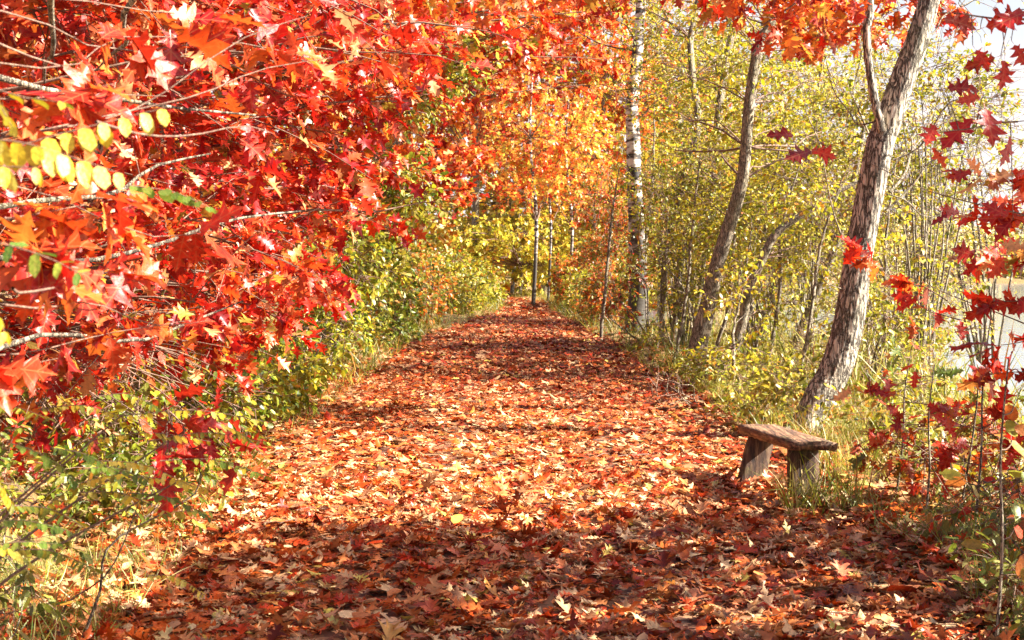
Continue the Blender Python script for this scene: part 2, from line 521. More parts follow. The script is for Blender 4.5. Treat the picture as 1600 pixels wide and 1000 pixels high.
def tubes(PP, RR, sides):
    """PP (K,P,3), RR (K,P) -> verts, quads"""
    PP = np.asarray(PP, float); RR = np.asarray(RR, float)
    K, Pn, _ = PP.shape
    T = norm(np.gradient(PP, axis=1))
    mean = norm(PP[:, -1] - PP[:, 0])
    ref = np.where(np.abs(mean[:, 2:3]) > .75, np.array([[1., 0, 0]]), np.array([[0, 0, 1.]]))
    A = norm(np.cross(T, ref[:, None]))
    B = np.cross(T, A)
    th = np.linspace(0, 2 * np.pi, sides, endpoint=False)
    V = PP[:, :, None] + RR[:, :, None, None] * (np.cos(th)[None, None, :, None] * A[:, :, None] + np.sin(th)[None, None, :, None] * B[:, :, None])
    idx = np.arange(K * Pn * sides).reshape(K, Pn, sides)
    a = idx[:, :-1]; b = idx[:, 1:]
    Q = np.stack([a, np.roll(a, -1, 2), np.roll(b, -1, 2), b], -1).reshape(-1, 4)
    return V.reshape(-1, 3), Q


def tube_obj(name, P, R, mat, parent, origin, sides=8, n=14, kind=None, rough=0):
    Q, r = resample(P, R, n)
    if rough:
        Q = Q + rng.normal(0, rough, Q.shape) * (np.arange(n)[:, None] > 0)
    V, Fq = tubes(Q[None], r[None], sides)
    return obj(name, new_mesh(name, V - np.array(origin), Fq, mat), parent, kind)


def trunk_obj(P, R, mat, parent, origin, sides=40, n=140, ridge=.07, nr=9, name='trunk', flare=.35):
    Q, r = resample(P, R, n)
    t = np.linspace(0, 1, n)
    L = np.concatenate([[0], np.cumsum(np.linalg.norm(np.diff(Q, axis=0), axis=1))])
    r = r * (1 + flare * np.exp(-L / (R[0] * 1.6)))
    T = norm(np.gradient(Q, axis=0)); A = norm(np.cross(T, np.array([[0, 1., .05]]))); B = np.cross(T, A)
    th = np.linspace(0, 2 * np.pi, sides, endpoint=False)[None]
    l = L[:, None]
    wob = .8 * np.sin(l * 2.3 + 1) + .5 * np.sin(l * 5.9) + .3 * np.sin(l * 13 + th * 2)
    d = np.abs(np.sin(th * nr / 2 + wob)) ** .6 - .6
    d = d + .5 * (np.abs(np.sin(th * nr * .9 + 1.7 + .6 * np.sin(l * 7.7) + l * 1.1)) ** .7 - .6)
    d = d * (.7 + .5 * np.sin(l * 9 + 3 * th) * np.sin(l * 21 - th * 4))
    big = .06 * np.sin(3 * th + l * .8) + .05 * np.sin(2 * th - l * 1.3) + .04 * np.sin(l * 4.3 + th)
    jit = rng.normal(0, .012, (n, sides))
    rr = r[:, None] * (1 + ridge * d + big + jit)
    rr = rr * (1 + .25 * np.exp(-l / (R[0] * 1.3)) * np.sin(5 * th + .5))
    V = Q[:, None] + rr[..., None] * (np.cos(th)[..., None] * A[:, None] + np.sin(th)[..., None] * B[:, None])
    idx = np.arange(n * sides).reshape(n, sides)
    a, b = idx[:-1], idx[1:]
    F4 = np.stack([a, np.roll(a, -1, 1), np.roll(b, -1, 1), b], -1).reshape(-1, 4)
    return obj(name, new_mesh(name, V.reshape(-1, 3) - np.array(origin), F4, mat), parent)


# ------------------------------------------------------------------ palettes
def pal(stops, n, jit=.12):
    c = np.array([s[1] for s in stops], float); w = np.array([s[0] for s in stops], float)
    k = rng.choice(len(c), n, p=w / w.sum())
    out = c[k] * (1 + rng.normal(0, jit, (n, 1)))
    k2 = rng.choice(len(c), n, p=w / w.sum())
    out = out * .75 + c[k2] * .25
    return np.clip(out, .004, .9)


RED = [(3, (.58, .022, .006)), (2.8, (.33, .007, .005)), (1.5, (.68, .075, .010)), (.5, (.76, .27, .03)), (.7, (.76, .42, .17)), (.35, (.3, .26, .03)), (1.2, (.2, .006, .006))]
ORANGE = [(3, (.74, .16, .02)), (2, (.66, .07, .015)), (1.4, (.78, .34, .04)), (.8, (.7, .45, .06)), (.5, (.42, .3, .04))]
DEEP = [(3, (.46, .015, .010)), (2, (.58, .04, .012)), (1, (.3, .01, .01)), (.6, (.68, .1, .02))]
YG = [(3, (.40, .35, .014)), (2.4, (.56, .44, .03)), (2.2, (.17, .20, .010)), (.7, (.58, .46, .08)), (.7, (.42, .13, .015))]
YELLOW = [(3, (.66, .50, .05)), (2, (.52, .45, .05)), (1.2, (.7, .36, .04)), (1, (.36, .36, .04))]
GREEN = [(3, (.08, .15, .010)), (2, (.22, .29, .02)), (1.5, (.40, .40, .03)), (1.3, (.05, .09, .01))]
OLIVE = [(3, (.15, .17, .012)), (2, (.28, .25, .02)), (2, (.06, .09, .008)), (.7, (.55, .2, .03)), (.6, (.5, .42, .07))]
PALE = [(3, (.60, .52, .16)), (2, (.66, .56, .26)), (1.5, (.45, .40, .08)), (.6, (.6, .3, .08))]
LITTER = [(2.6, (.56, .11, .014)), (2.2, (.38, .042, .008)), (2.2, (.62, .23, .07)), (1.9, (.14, .018, .006)), (2.6, (.78, .52, .27)), (.8, (.54, .04, .012)), (.3, (.62, .52, .10))]
STRAW = [(2.0, (.44, .38, .07)), (3.0, (.26, .29, .02)), (1.0, (.55, .42, .18)), (2.4, (.10, .15, .01)), (1.0, (.3, .10, .03))]
SHADEG = [(3, (.10, .15, .03)), (2, (.2, .22, .05)), (1, (.4, .34, .12))]  # darkened greens: shade of the right verge put into the colour


def path_clear(p, side=0):
    """True where growth is allowed: keeps a walking tunnel over the path open"""
    x = p[:, 0] - path_c(p[:, 1]); z = p[:, 2]
    w = path_w(p[:, 1])
    left_edge = -w + .42 + np.clip(z - .8, 0, 9) * .75 + .22 * wav(p[:, 1], z, 1.5, 3)
    right_edge = w + .15 - np.clip(z - 2.2, 0, 9) * .8 + .2 * wav(p[:, 1], z, 1.3, 8)
    return (x < left_edge) | (x > right_edge)


# ------------------------------------------------------------------ tree builder
class Plant:
    def __init__(self, name, label, cat, base, group=None):
        self.base = np.array(base, float)
        self.e = thing(name, label, cat, base, group)
        self.L = []      # leaf arrays
        self.tw = []     # twig polylines (P=4)
        self.twr = []

    def trunk(self, P, R, mat=None, **k):
        return trunk_obj(P, R, mat or M_BARK2, self.e, self.base, **k)

    def stem(self, P, R, name='branch', mat=None, sides=6, n=10, rough=0):
        return tube_obj(name, P, R, mat or M_TWIG, self.e, self.base, sides, n, rough=rough)

    def leaves(self, pos, axis, nrm, size, col, curl=None):
        if curl is None: curl = rng.uniform(.4, 1.6, len(pos))
        self.L.append((pos, axis, nrm, size, col, curl))

    def grow(self, anchors, crown, n_branch, n_twig, n_leaf, lsize, palette, mat_b=None, br=.02, keep=None, twl=.55, flat=.8, part_branches=False, hang=.15, tr=.004):
        """anchors (k,3) points on the trunk; crown = list of (centre, radii)"""
        anchors = np.asarray(anchors, float)
        cs = np.array([c for c, r in crown], float); rs = np.array([r for c, r in crown], float)
        vol = rs.prod(1); k = rng.choice(len(cs), n_branch, p=vol / vol.sum())
        u = norm(rng.normal(size=(n_branch, 3))) * rng.uniform(.25, 1, (n_branch, 1)) ** (1 / 2.2)
        tips = cs[k] + u * rs[k]
        d = np.linalg.norm(tips[:, None] - anchors[None], axis=2) + .5 * np.maximum(anchors[None, :, 2] - tips[:, None, 2] + .3, 0)
        A = anchors[d.argmin(1)]
        t = np.linspace(0, 1, 6)[None, :, None]
        mid = (A + tips) / 2 + rng.normal(0, .12, A.shape) * np.linalg.norm(tips - A, axis=1, keepdims=True) + np.array([0, 0, .1])
        B = (1 - t) ** 2 * A[:, None] + 2 * t * (1 - t) * mid[:, None] + t * t * tips[:, None]
        B[:, 1:-1] += rng.normal(0, .03, B[:, 1:-1].shape)
        L = np.linalg.norm(tips - A, axis=1)
        R = (br * np.clip(L / 1.5, .35, 1.6))[:, None] * np.linspace(1, .22, 6)[None]
        if part_branches:
            for i in range(n_branch):
                V, Q = tubes(B[i:i + 1], R[i:i + 1], 6)
                obj('branch', new_mesh('branch', V - self.base, Q, mat_b or M_TWIG), self.e)
        else:
            V, Q = tubes(B, R, 5)
            obj('branches', new_mesh('branches', V - self.base, Q, mat_b or M_TWIG), self.e, 'stuff')
        # twigs
        bi = np.repeat(np.arange(n_branch), n_twig); m = len(bi)
        uu = rng.uniform(.3, 1, m) ** .7 * 4.999
        i0 = uu.astype(int); fr = (uu - i0)[:, None]
        S = B[bi, i0] * (1 - fr) + B[bi, i0 + 1] * fr
        bd = norm(B[bi, i0 + 1] - B[bi, i0])
        dr = norm(bd * .7 + rng.normal(size=(m, 3)) * np.array([1, 1, .55]))
        ln = twl * rng.uniform(.5, 1.3, m)[:, None]
        tt = np.linspace(0, 1, 4)[None, :, None]
        TW = S[:, None] + dr[:, None] * ln[:, None] * tt + np.array([0, 0, -1.]) * hang * ln[:, None] * tt ** 2 + rng.normal(0, .012, (m, 4, 3)) * tt
        ok = np.ones(m, bool) if keep is None else (keep(TW[:, 3]) & keep(TW[:, 1]))
        TW = TW[ok]; m = len(TW)
        if m == 0: return
        self.tw.append(TW); self.twr.append(np.ones((m, 1)) * tr * np.linspace(1, .4, 4)[None])
        ti = np.repeat(np.arange(m), n_leaf); q = len(ti)
        v = rng.uniform(.15, 1, q) ** .6 * 2.999
        j = v.astype(int); f2 = (v - j)[:, None]
        P = TW[ti, j] * (1 - f2) + TW[ti, j + 1] * f2
        td = norm(TW[ti, j + 1] - TW[ti, j])
        ax = norm(td * .8 + norm(rng.normal(size=(q, 3))) * .9 + np.array([0, 0, -hang]))
        nr = norm(np.array([0, 0, 1.]) * flat + rng.normal(size=(q, 3)) * .55 + TO_SUN * .25)
        P = P + ax * .02
        if keep is not None:
            ok = keep(P); P, ax, nr = P[ok], ax[ok], nr[ok]
        q = len(P)
        sz = lsize * np.clip(rng.normal(1, .22, q), .5, 1.6)
        self.leaves(P, ax, nr, sz, pal(palette, q))

    def done(self, tm_near=None, tm_far=None, near=0, n_parts=300, min_px=10, keykind='oak_leaf', lodd=9.0, twig_mat=None, mat=None, mato=None, twsides=4):
        mat = mat or M_LEAF; mato = mato or M_LEAFO
        if self.tw:
            V, Q = tubes(np.vstack(self.tw), np.vstack(self.twr), twsides)
            obj('twigs', new_mesh('twigs', V - self.base, Q, twig_mat or M_TWIG), self.e, 'stuff')
        if not self.L: return self.e
        pos, axis, nrm, size, col, curl = [np.concatenate([l[i] for l in self.L]) for i in range(6)]
        px, py, dep = project(pos)
        pxs = np.where((px > -30) & (px < 1630) & (py > -30) & (py < 1030) & (dep > .3), F * size / np.maximum(dep, .3), 0)
        order = np.argsort(-pxs)
        parts = order[:n_parts]; parts = parts[pxs[parts] >= min_px]
        sel = np.zeros(len(pos), bool); sel[parts] = True
        if len(parts):
            leaf_objects('leaf', keykind, tm_near, pos[sel], axis[sel], nrm[sel], size[sel], col[sel], mato, self.e, self.base, curl[sel])
        rest = ~sel
        nearm = rest & (dep < lodd)
        farm = rest & ~nearm
        if nearm.sum():
            leaf_batch('foliage', tm_near, pos[nearm], axis[nearm], nrm[nearm], size[nearm], col[nearm], mat, self.e, self.base, curl[nearm])
        if farm.sum():
            leaf_batch('foliage', tm_far or tm_near, pos[farm], axis[farm], nrm[farm], size[farm], col[farm], mat, self.e, self.base, curl[farm])
        return self.e


def gz(x, y): return float(height(np.array([x]), np.array([y]))[0])


# ================================================================== SETTING
def axis_grid(segs):
    out = []
    for a, b, s in segs: out.append(np.arange(a, b, s))
    return np.concatenate(out + [np.array([segs[-1][1]])])


xs = axis_grid([(-400, -40, 20), (-40, -12, 2), (-12, 12, .25), (12, 40, 2), (40, 400, 20)])
ys = axis_grid([(-60, -6, 3), (-6, 35, .3), (35, 70, 1), (70, 200, 4), (200, 900, 50)])
X, Y = np.meshgrid(xs, ys, indexing='ij')
Z = height(X, Y)
idx = np.arange(X.size).reshape(X.shape)
Fq = np.stack([idx[:-1, :-1], idx[1:, :-1], idx[1:, 1:], idx[:-1, 1:]], -1).reshape(-1, 4)
ground = obj('ground', new_mesh('ground', np.stack([X, Y, Z], -1).reshape(-1, 3), Fq, M_GROUND), None, 'structure')
ground['label'] = 'woodland floor rising left of the path and falling to the lake'

ys = np.arange(-5, 66, .3); us = np.linspace(-1, 1, 17)
U, Y = np.meshgrid(us, ys, indexing='ij')
edge = 1 + .06 * wav(Y, U, 2.2, 5)
X = path_c(Y) + U * (path_w(Y) + .1) * edge
Z = height(X, Y) + .006
idx = np.arange(X.size).reshape(X.shape)
Fq = np.stack([idx[:-1, :-1], idx[1:, :-1], idx[1:, 1:], idx[:-1, 1:]], -1).reshape(-1, 4)
path = obj('path', new_mesh('path', np.stack([X, Y, Z], -1).reshape(-1, 3), Fq, M_PATH), None, 'structure')
path['label'] = 'straight footpath covered in fallen red and brown leaves'

V = np.array([(4, -60, -1.15), (300, -60, -1.15), (300, 220, -1.15), (4, 220, -1.15)], float)
lake = obj('lake', new_mesh('lake', V, np.array([[0, 1, 2, 3]]), M_WATER, smooth=False), None, 'structure')
lake['label'] = 'bright lake glittering behind the trees on the right'


# ------------------------------------------------------------------ fallen leaves
def litter(n, x0, x1, y0, y1, size, zmax=.035, keep=None):
    x = rng.uniform(x0, x1, n); y = rng.uniform(y0, y1, n)
    x = x + path_c(y)
    z = height(x, y) + .008 + rng.uniform(0, 1, n) ** 2 * zmax
    P = np.stack([x, y, z], 1)
    if keep is not None:
        P = P[keep(P)]; n = len(P)
    a = rng.uniform(0, 2 * np.pi, n)
    tilt = rng.normal(0, .13, n)
    ax = np.stack([np.cos(a), np.sin(a), tilt], 1)
    nr = np.array([0, 0, 1.]) + rng.normal(0, .2, (n, 3))
    nr[:, 2] *= np.where(rng.random(n) < .25, -1, 1)
    sz = size * np.clip(rng.normal(1, .33, n), .35, 1.7)
    P[:, 2] += np.abs(tilt) * sz * .35 + .004
    return P, ax, nr, sz, rng.uniform(.2, 1.7, n)


def patch(P):
    """slow drifts of redder or paler leaves over the ground"""
    return wav(P[:, 0], P[:, 1], .9, 2)


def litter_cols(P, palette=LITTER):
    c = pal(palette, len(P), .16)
    k = sstep((P[:, 1] - 13.5) / 4)[:, None]  # darker, redder leaves beyond the sunlit stretch: shade put into their colour
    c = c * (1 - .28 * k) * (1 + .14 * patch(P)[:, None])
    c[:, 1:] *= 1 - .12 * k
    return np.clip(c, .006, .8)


def sampler_layers():
    worn = lambda P: rng.random(len(P)) < .62 + .38 * sstep((np.abs(np.abs(P[:, 0] - .1) - .75) - .12 + .3 * wav(P[:, 0], P[:, 1], 1.1, 6)) / .35)
    near = litter(20500, -2.3, 2.4, 4.6, 10.5, .088, .035, worn)
    mid = litter(23000, -2.5, 2.6, 10.5, 20, .088, .035, worn)
    inside = lambda P: np.abs(P[:, 0] - path_c(P[:, 1])) < path_w(P[:, 1]) + .12 + .12 * wav(P[:, 1], P[:, 0], 1.3, 2)
    far = litter(16000, -2.2, 2.2, 20, 38, .115, .03, inside)
    far2 = litter(3600, -1.2, 1.2, 38, 62, .15, .03, inside)
    return near, mid, far, far2


near, mid, far, far2 = sampler_layers()
P, ax, nr, sz, cu = near
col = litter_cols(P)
px, py, dep = project(P)
score = np.where((px > 0) & (px < 1600) & (py < 990) & (py > 400), F * sz / dep, 0)
top = np.argsort(-score)[:300]
sel = np.zeros(len(P), bool); sel[top] = True
P[sel, 2] += .012
leaf_objects('fallen_leaf', 'fallen_leaf', LIT_NEAR, P[sel], ax[sel], nr[sel], sz[sel], col[sel], M_LITO, path, (0, 0, 0), cu[sel])
r_ = ~sel
leaf_batch('leaf_litter', LIT_NEAR, P[r_], ax[r_], nr[r_], sz[r_], col[r_], M_LIT, path, curl=cu[r_])
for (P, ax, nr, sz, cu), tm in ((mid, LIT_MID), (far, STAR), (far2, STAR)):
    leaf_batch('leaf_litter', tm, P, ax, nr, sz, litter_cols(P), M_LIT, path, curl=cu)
for args in ((3600, -7, -2.1, 3.5, 12), (3000, -8, -2.1, 12, 26), (3400, 2.2, 5.5, 4.5, 12), (2200, 2.1, 5.5, 12, 26), (1500, -5, 5, 26, 46), (2500, -7, 7, 44, 72)):
    P, ax, nr, sz, cu = litter(*args, .13, .06)
    leaf_batch('leaf_litter', LIT_MID, P, ax, nr, sz, litter_cols(P, LITTER + [(1, (.5, .4, .16))]), M_LIT, ground, curl=cu)


n = 90
x = rng.uniform(-2.6, 3.0, n); y = 5 + rng.uniform(0, 1, n) ** 1.4 * 20; a = rng.uniform(0, 2 * np.pi, n); ln = rng.uniform(.08, .38, n)
t = np.linspace(-.5, .5, 5)[None, :]
X = x[:, None] + np.cos(a)[:, None] * ln[:, None] * t + rng.normal(0, .012, (n, 5)); Y = y[:, None] + np.sin(a)[:, None] * ln[:, None] * t + rng.normal(0, .012, (n, 5))
Zt = height(X, Y) + .035 + rng.uniform(0, .02, (n, 5))
V, Q = tubes(np.stack([X, Y, Zt], -1), np.full((n, 1), 1.) * np.linspace(.004, .0022, 5)[None] * rng.uniform(.6, 1.6, (n, 1)), 5)
tag(obj('twig_litter', new_mesh('twig_litter', V, Q, M_TWIG), path), kind='stuff')


# ------------------------------------------------------------------ grass
def grass(name, label, n, fn, hgt, palette, width=1.0, lean=.45, clump=2.2, zoff=0):
    x, y = fn(n)
    k = wav(x, y, clump, 9) + rng.normal(0, .35, n) > -.15
    x, y = x[k], y[k]; n = len(x)
    P = np.stack([x, y, height(x, y) + zoff], 1)
    d = rng.normal(0, lean, (n, 3)); d[:, 2] = 1
    a = rng.uniform(0, 2 * np.pi, n)
    nr = np.stack([np.cos(a), np.sin(a), np.full(n, .1)], 1)
    s = hgt * rng.uniform(.45, 1.35, n) * (1 + .3 * wav(x, y, 1.1, 3))
    g = leaf_batch(name, BLADE, P, d, nr, s, pal(palette, n), M_GRASS, None, curl=rng.uniform(-.5, 3.2, n))
    return tag(g, label, 'grass')


def uni(x0, x1, y0, y1): return lambda n: (rng.uniform(x0, x1, n) + path_c(rng.uniform(y0, y1, 1)) * 0, rng.uniform(y0, y1, n))


grass('grass', 'long straw coloured grass on the bank behind the bench', 22000, uni(2.15, 5.2, 9.8, 21), .22, STRAW, clump=3.1)
grass('grass', 'tall dry reeds and grass along the lake shore', 12000, uni(3.6, 9, 12, 34), .8, STRAW + [(2, (.62, .5, .25))], lean=.3)
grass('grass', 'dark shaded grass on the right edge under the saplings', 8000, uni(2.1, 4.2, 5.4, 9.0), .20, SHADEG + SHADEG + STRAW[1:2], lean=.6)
grass('grass', 'pale sunlit grass on the low bank left of the path', 9000, uni(-4.4, -1.95, 7.5, 17), .16, STRAW)
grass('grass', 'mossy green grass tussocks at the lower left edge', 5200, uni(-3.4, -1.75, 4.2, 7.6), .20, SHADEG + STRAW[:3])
grass('grass', 'green verge grass along the far stretch of path', 17000, lambda n: ((lambda s, y: (s * (path_w(y) + rng.uniform(.05, 1.9, n) ** 1.2) + path_c(y), y))(np.where(rng.random(n) < .5, -1, 1), rng.uniform(17, 56, n))), .32, OLIVE)

grass('grass', 'dry grass tuft growing round the near leg of the bench', 240, uni(1.75, 2.3, 8.85, 9.45), .26, STRAW, clump=.01)

# ------------------------------------------------------------------ bench


def plank(corners_top, thick, ragged=.012, nx=5, ny=26, seed=1):
    """thick slab from 4 top corners (far-left, far-right, near-right, near-left)"""
    r = np.random.default_rng(seed)
    a, b, c, d = [np.array(k, float) for k in corners_top]
    u = np.linspace(0, 1, nx + 1)[:, None, None]; v = np.linspace(0, 1, ny + 1)[None, :, None]
    T = (a * (1 - u) + b * u) * (1 - v) + (d * (1 - u) + c * u) * v
    wdir = norm(b - a); ldir = norm(d - a)
    s = r.normal(0, ragged, ny + 1); s[::7] *= 2
    T[0] += wdir * s[:, None]; T[-1] += wdir * r.normal(0, ragged * .6, ny + 1)[:, None]
    T[:, 0] += ldir * r.normal(0, ragged, nx + 1)[:, None]; T[:, -1] += ldir * r.normal(0, ragged, nx + 1)[:, None]
    T[..., 2] += r.normal(0, .0018, T.shape[:2]) - .006 * (np.abs(np.linspace(-1, 1, nx + 1)) ** 6)[:, None]
    Bm = T.copy(); Bm[..., 2] = T[..., 2] - thick + r.normal(0, .004, T.shape[:2])
    Bm[0] += wdir * .012; Bm[-1] -= wdir * .01
    n = (nx + 1) * (ny + 1); I = np.arange(n).reshape(nx + 1, ny + 1); J = I + n
    Fs = []
    for i in range(nx):
        for j in range(ny):
            Fs.append((I[i, j + 1], I[i + 1, j + 1], I[i + 1, j], I[i, j])); Fs.append((J[i, j], J[i + 1, j], J[i + 1, j + 1], J[i, j + 1]))
    for j in range(ny):
        Fs.append((I[0, j], J[0, j], J[0, j + 1], I[0, j + 1])); Fs.append((I[nx, j + 1], J[nx, j + 1], J[nx, j], I[nx, j]))
    for i in range(nx):
        Fs.append((I[i + 1, 0], J[i + 1, 0], J[i, 0], I[i, 0])); Fs.append((I[i, ny], J[i, ny], J[i + 1, ny], I[i + 1, ny]))
    return np.vstack([T.reshape(-1, 3), Bm.reshape(-1, 3)]), np.array(Fs)


def vslab(foot, top, wdir, w0, w1, th, seed=3):
    """upright slab leg from foot to top centre; wdir across; th thick along the other way; broad face ripples"""
    r = np.random.default_rng(seed)
    foot = np.array(foot, float); top = np.array(top, float); wdir = norm(np.array(wdir, float))
    up = norm(top - foot); td = norm(np.cross(wdir, up))
    n, k = 12, 5
    rows = []
    for side in (1, -1):
        for i in range(n + 1):
            t = i / n; w = w0 * (1 - t) + w1 * t
            for j in range(k + 1):
                s = j / k * 2 - 1
                rows.append(foot + (top - foot) * t + wdir * s * w / 2 * (1 + r.normal(0, .02)) + td * side * (th / 2 * (1 - .15 * abs(s) ** 3) + r.normal(0, .0025)))
    V = np.array(rows); I = np.arange((n + 1) * (k + 1)).reshape(n + 1, k + 1); J = I + I.size
    Fs = []
    for i in range(n):
        for j in range(k):
            Fs.append((I[i, j], I[i, j + 1], I[i + 1, j + 1], I[i + 1, j])); Fs.append((J[i, j], J[i + 1, j], J[i + 1, j + 1], J[i, j + 1]))
        Fs.append((I[i, 0], I[i + 1, 0], J[i + 1, 0], J[i, 0])); Fs.append((I[i, k], J[i, k], J[i + 1, k], I[i + 1, k]))
    for j in range(k):
        Fs.append((I[0, j], J[0, j], J[0, j + 1], I[0, j + 1])); Fs.append((I[n, j], I[n, j + 1], J[n, j + 1], J[n, j]))
    return V, np.array(Fs)


bb = np.array([1.9, 9.9, gz(1.9, 9.9)])
bench = thing('bench', 'rough weathered wooden plank bench beside the path', 'bench', bb)
zt = .42
fl = at(1152, 668, 10.35); fl[2] = zt
nl = at(1237, 697, 9.35); nl[2] = zt + .005
nrr = nl + np.array([.30, -.04, 0]); frr = fl + np.array([.29, .03, .0])
V, Q = plank([fl, frr, nrr, nl], .056, ragged=.0035)
obj('seat', new_mesh('seat', V - bb, Q, M_WOOD, smooth=False), bench)
wd = norm(frr - fl); ld = norm(nl - fl)
for t, w0, w1, lean, sd in ((.12, .20, .185, -.11, 3), (.84, .215, .20, .02, 4)):
    topc = fl + (nl - fl) * t + (frr - fl) * .48; topc[2] = zt - .058
    foot = topc + np.array([lean, lean * .5, 0]) ; foot[2] = gz(foot[0], foot[1]) - .06
    V, Q = vslab(foot, topc, wd, w0, w1, .07, sd)
    obj('leg', new_mesh('leg', V - bb, Q, M_WOODL, smooth=False), bench)


# ================================================================== RIGHT-HAND TREES
def pts(lst, D, dD=0):
    return np.array([at(x, y, D + dD * i) for i, (x, y, *_) in enumerate(lst)])


def radii(lst, D): return np.array([k[2] / 2 / F * D for k in lst])


def shoot(plant, a, b, r=.012, sag=.0, n=10, name='branch', wig=.02, sides=6, mat=None, r1=.25):
    a = np.array(a, float); b = np.array(b, float)
    t = np.linspace(0, 1, 5)[:, None]
    L = np.linalg.norm(b - a)
    P = a + (b - a) * t + rng.normal(0, wig * L, (5, 3)) * np.sin(t * np.pi) + np.array([0, 0, -sag]) * np.sin(t * np.pi)
    plant.stem(P, r * np.linspace(1, r1, 5), name, mat, sides, n)
    return P


# big leaning tree behind the bench
big = [(1243, 712, 40), (1252, 680, 44), (1278, 625, 54), (1306, 575, 60), (1326, 500, 56), (1339, 420, 50), (1350, 360, 50), (1372, 240, 48), (1388, 192, 46), (1428, 80, 41), (1452, 0, 36), (1485, -120, 32), (1510, -260, 26), (1530, -420, 16), (1540, -560, 7)]
P = pts(big, 12.6, .02); R = radii(big, 12.6) * .85
P[0, 2] = gz(P[0, 0], P[0, 1]) - .1
T1 = Plant('leaning_tree', 'large leaning tree with pale furrowed bark behind the bench', 'tree', (P[0, 0], P[0, 1], gz(P[0, 0], P[0, 1])))
T1.trunk(P, R, M_BARK, sides=72, n=460, ridge=.07, nr=21, flare=.5)
s2 = [(1378, 205, 16), (1368, 165, 17), (1360, 120, 17), (1354, 60, 17), (1358, 0, 18), (1352, -90, 16), (1340, -200, 11), (1330, -330, 5)]
T1.stem(pts(s2, 12.65), radii(s2, 12.65) * .8, 'branch', M_BARK, 12, 40, rough=.004)
for (a, b, r, sg) in (((1345, 380), (1283, 230), .014, .35), ((1366, 262), (1345, 90), .012, .05), ((1370, 250), (1420, 120), .014, .0), ((1352, 350), (1310, 330), .008, .1),
                      ((1390, 300), (1475, 190), .016, .0), ((1385, 330), (1545, 215), .012, -.1), ((1368, 190), (1290, 90), .010, .2), ((1330, 470), (1262, 395), .007, .05),
                      ((1395, 250), (1560, 120), .010, 0), ((1372, 300), (1530, 330), .008, .08), ((1420, 90), (1500, 10), .014, 0), ((1372, 180), (1420, 60), .008, 0), ((1365, 270), (1265, 260), .006, .12)):
    a3 = at(*a, 12.8); b3 = at(*b, 12.8 + rng.uniform(-.6, .8))
    Pb = shoot(T1, a3, b3, r, sg, wig=.05, n=14, mat=M_BARK2)
    for _ in range(5):
        i = rng.integers(1, 5)
        c = Pb[i] + rng.normal(0, .22, 3) + (b3 - a3) * .22
        shoot(T1, Pb[i], c, r * .4, 0, wig=.06, n=7, sides=4, mat=M_BARK2)
T1.grow(P[8:14], [((at(1400, -160, 12.9)), (1.9, 1.6, 1.1)), (at(1480, -420, 12.6), (2.2, 2.2, 1.6))], 30, 8, 6, .05, YG + PALE, br=.014)
T1.done(OVAL, OVAL[:1], near=0)

def simple_tree(name, label, cat, lst, D, crown, mat, nb, nt, nl, ls, palette, tm=OVAL, tmf=QUAD, ridge=.06, keep=path_clear, group=None, sides=20, n=110, br=.012, lodd=18, twl=.6, nparts=300, anchors=slice(2, None), nr=9, curve=0, flat=.8):
    P = pts(lst, D); R = radii(lst, D)
    g = gz(P[0, 0], P[0, 1])
    P[0, 2] = min(P[0, 2], g - .05)
    t = Plant(name, label, cat, (P[0, 0], P[0, 1], g), group)
    t.trunk(P, R, mat, sides=sides, n=n, ridge=ridge, nr=nr)
    if nb:
        t.grow(P[anchors], crown, nb, nt, nl, ls, palette, br=br, keep=keep, twl=twl, flat=flat)
    t.done(tm, tmf, lodd=lodd, n_parts=nparts)
    return t


T2l = [(1078, 605, 32), (1082, 588, 30), (1098, 510, 29), (1118, 426, 23), (1143, 342, 21), (1160, 280, 18), (1166, 230, 17), (1171, 160, 16), (1184, 80, 16), (1202, 40, 15), (1225, -30, 13), (1250, -160, 10), (1265, -300, 5)]
simple_tree('curving_tree', 'bare brown trunk curving up to the right between birch and bench', 'tree', T2l, 19.0,
            [(at(1190, -60, 19), (2.0, 2.0, 1.6)), (at(1120, 180, 20.5), (1.3, 1.6, 1.4)), (at(1250, 190, 20), (1.3, 1.5, 1.3))], M_BARK2, 60, 8, 9, .07, YG, sides=28, n=200)
T3l = [(1128, 622, 13), (1134, 588, 14), (1158, 510, 15), (1169, 460, 14), (1192, 405, 13), (1215, 363, 12), (1268, 326, 9), (1310, 300, 7), (1350, 280, 4)]
simple_tree('sloping_tree', 'thin pale trunk sloping right below the curving tree', 'tree', T3l, 18.2,
            [(at(1290, 300, 18.4), (.9, 1.0, .8)), (at(1230, 400, 18.8), (.7, .8, .7))], M_BARK2, 26, 7, 8, .06, YG)
T4l = [(1222, 610, 17), (1232, 570, 18), (1246, 535, 17), (1266, 480, 16), (1290, 426, 14), (1305, 384, 12), (1330, 300, 9), (1350, 200, 6)]
simple_tree('slanting_tree', 'slender trunk slanting behind the left side of the leaning tree', 'tree', T4l, 21.5,
            [(at(1330, 220, 22), (1.6, 1.6, 1.8)), (at(1250, 330, 22.5), (1.1, 1.2, 1.1))], M_BARK2, 40, 8, 8, .06, YG)
T5l = [(1165, 560, 10), (1186, 490, 11), (1211, 443, 11), (1238, 340, 10), (1250, 290, 9), (1265, 235, 8), (1276, 160, 6), (1290, 60, 4)]
simple_tree('dark_slim_tree', 'dark slim tree trunk in the yellow leaves right of centre', 'tree', T5l, 24.5,
            [(at(1250, 160, 25), (1.8, 1.8, 1.8)), (at(1180, 330, 25.5), (1.3, 1.4, 1.3))], M_BARK2, 50, 8, 9, .065, YG)
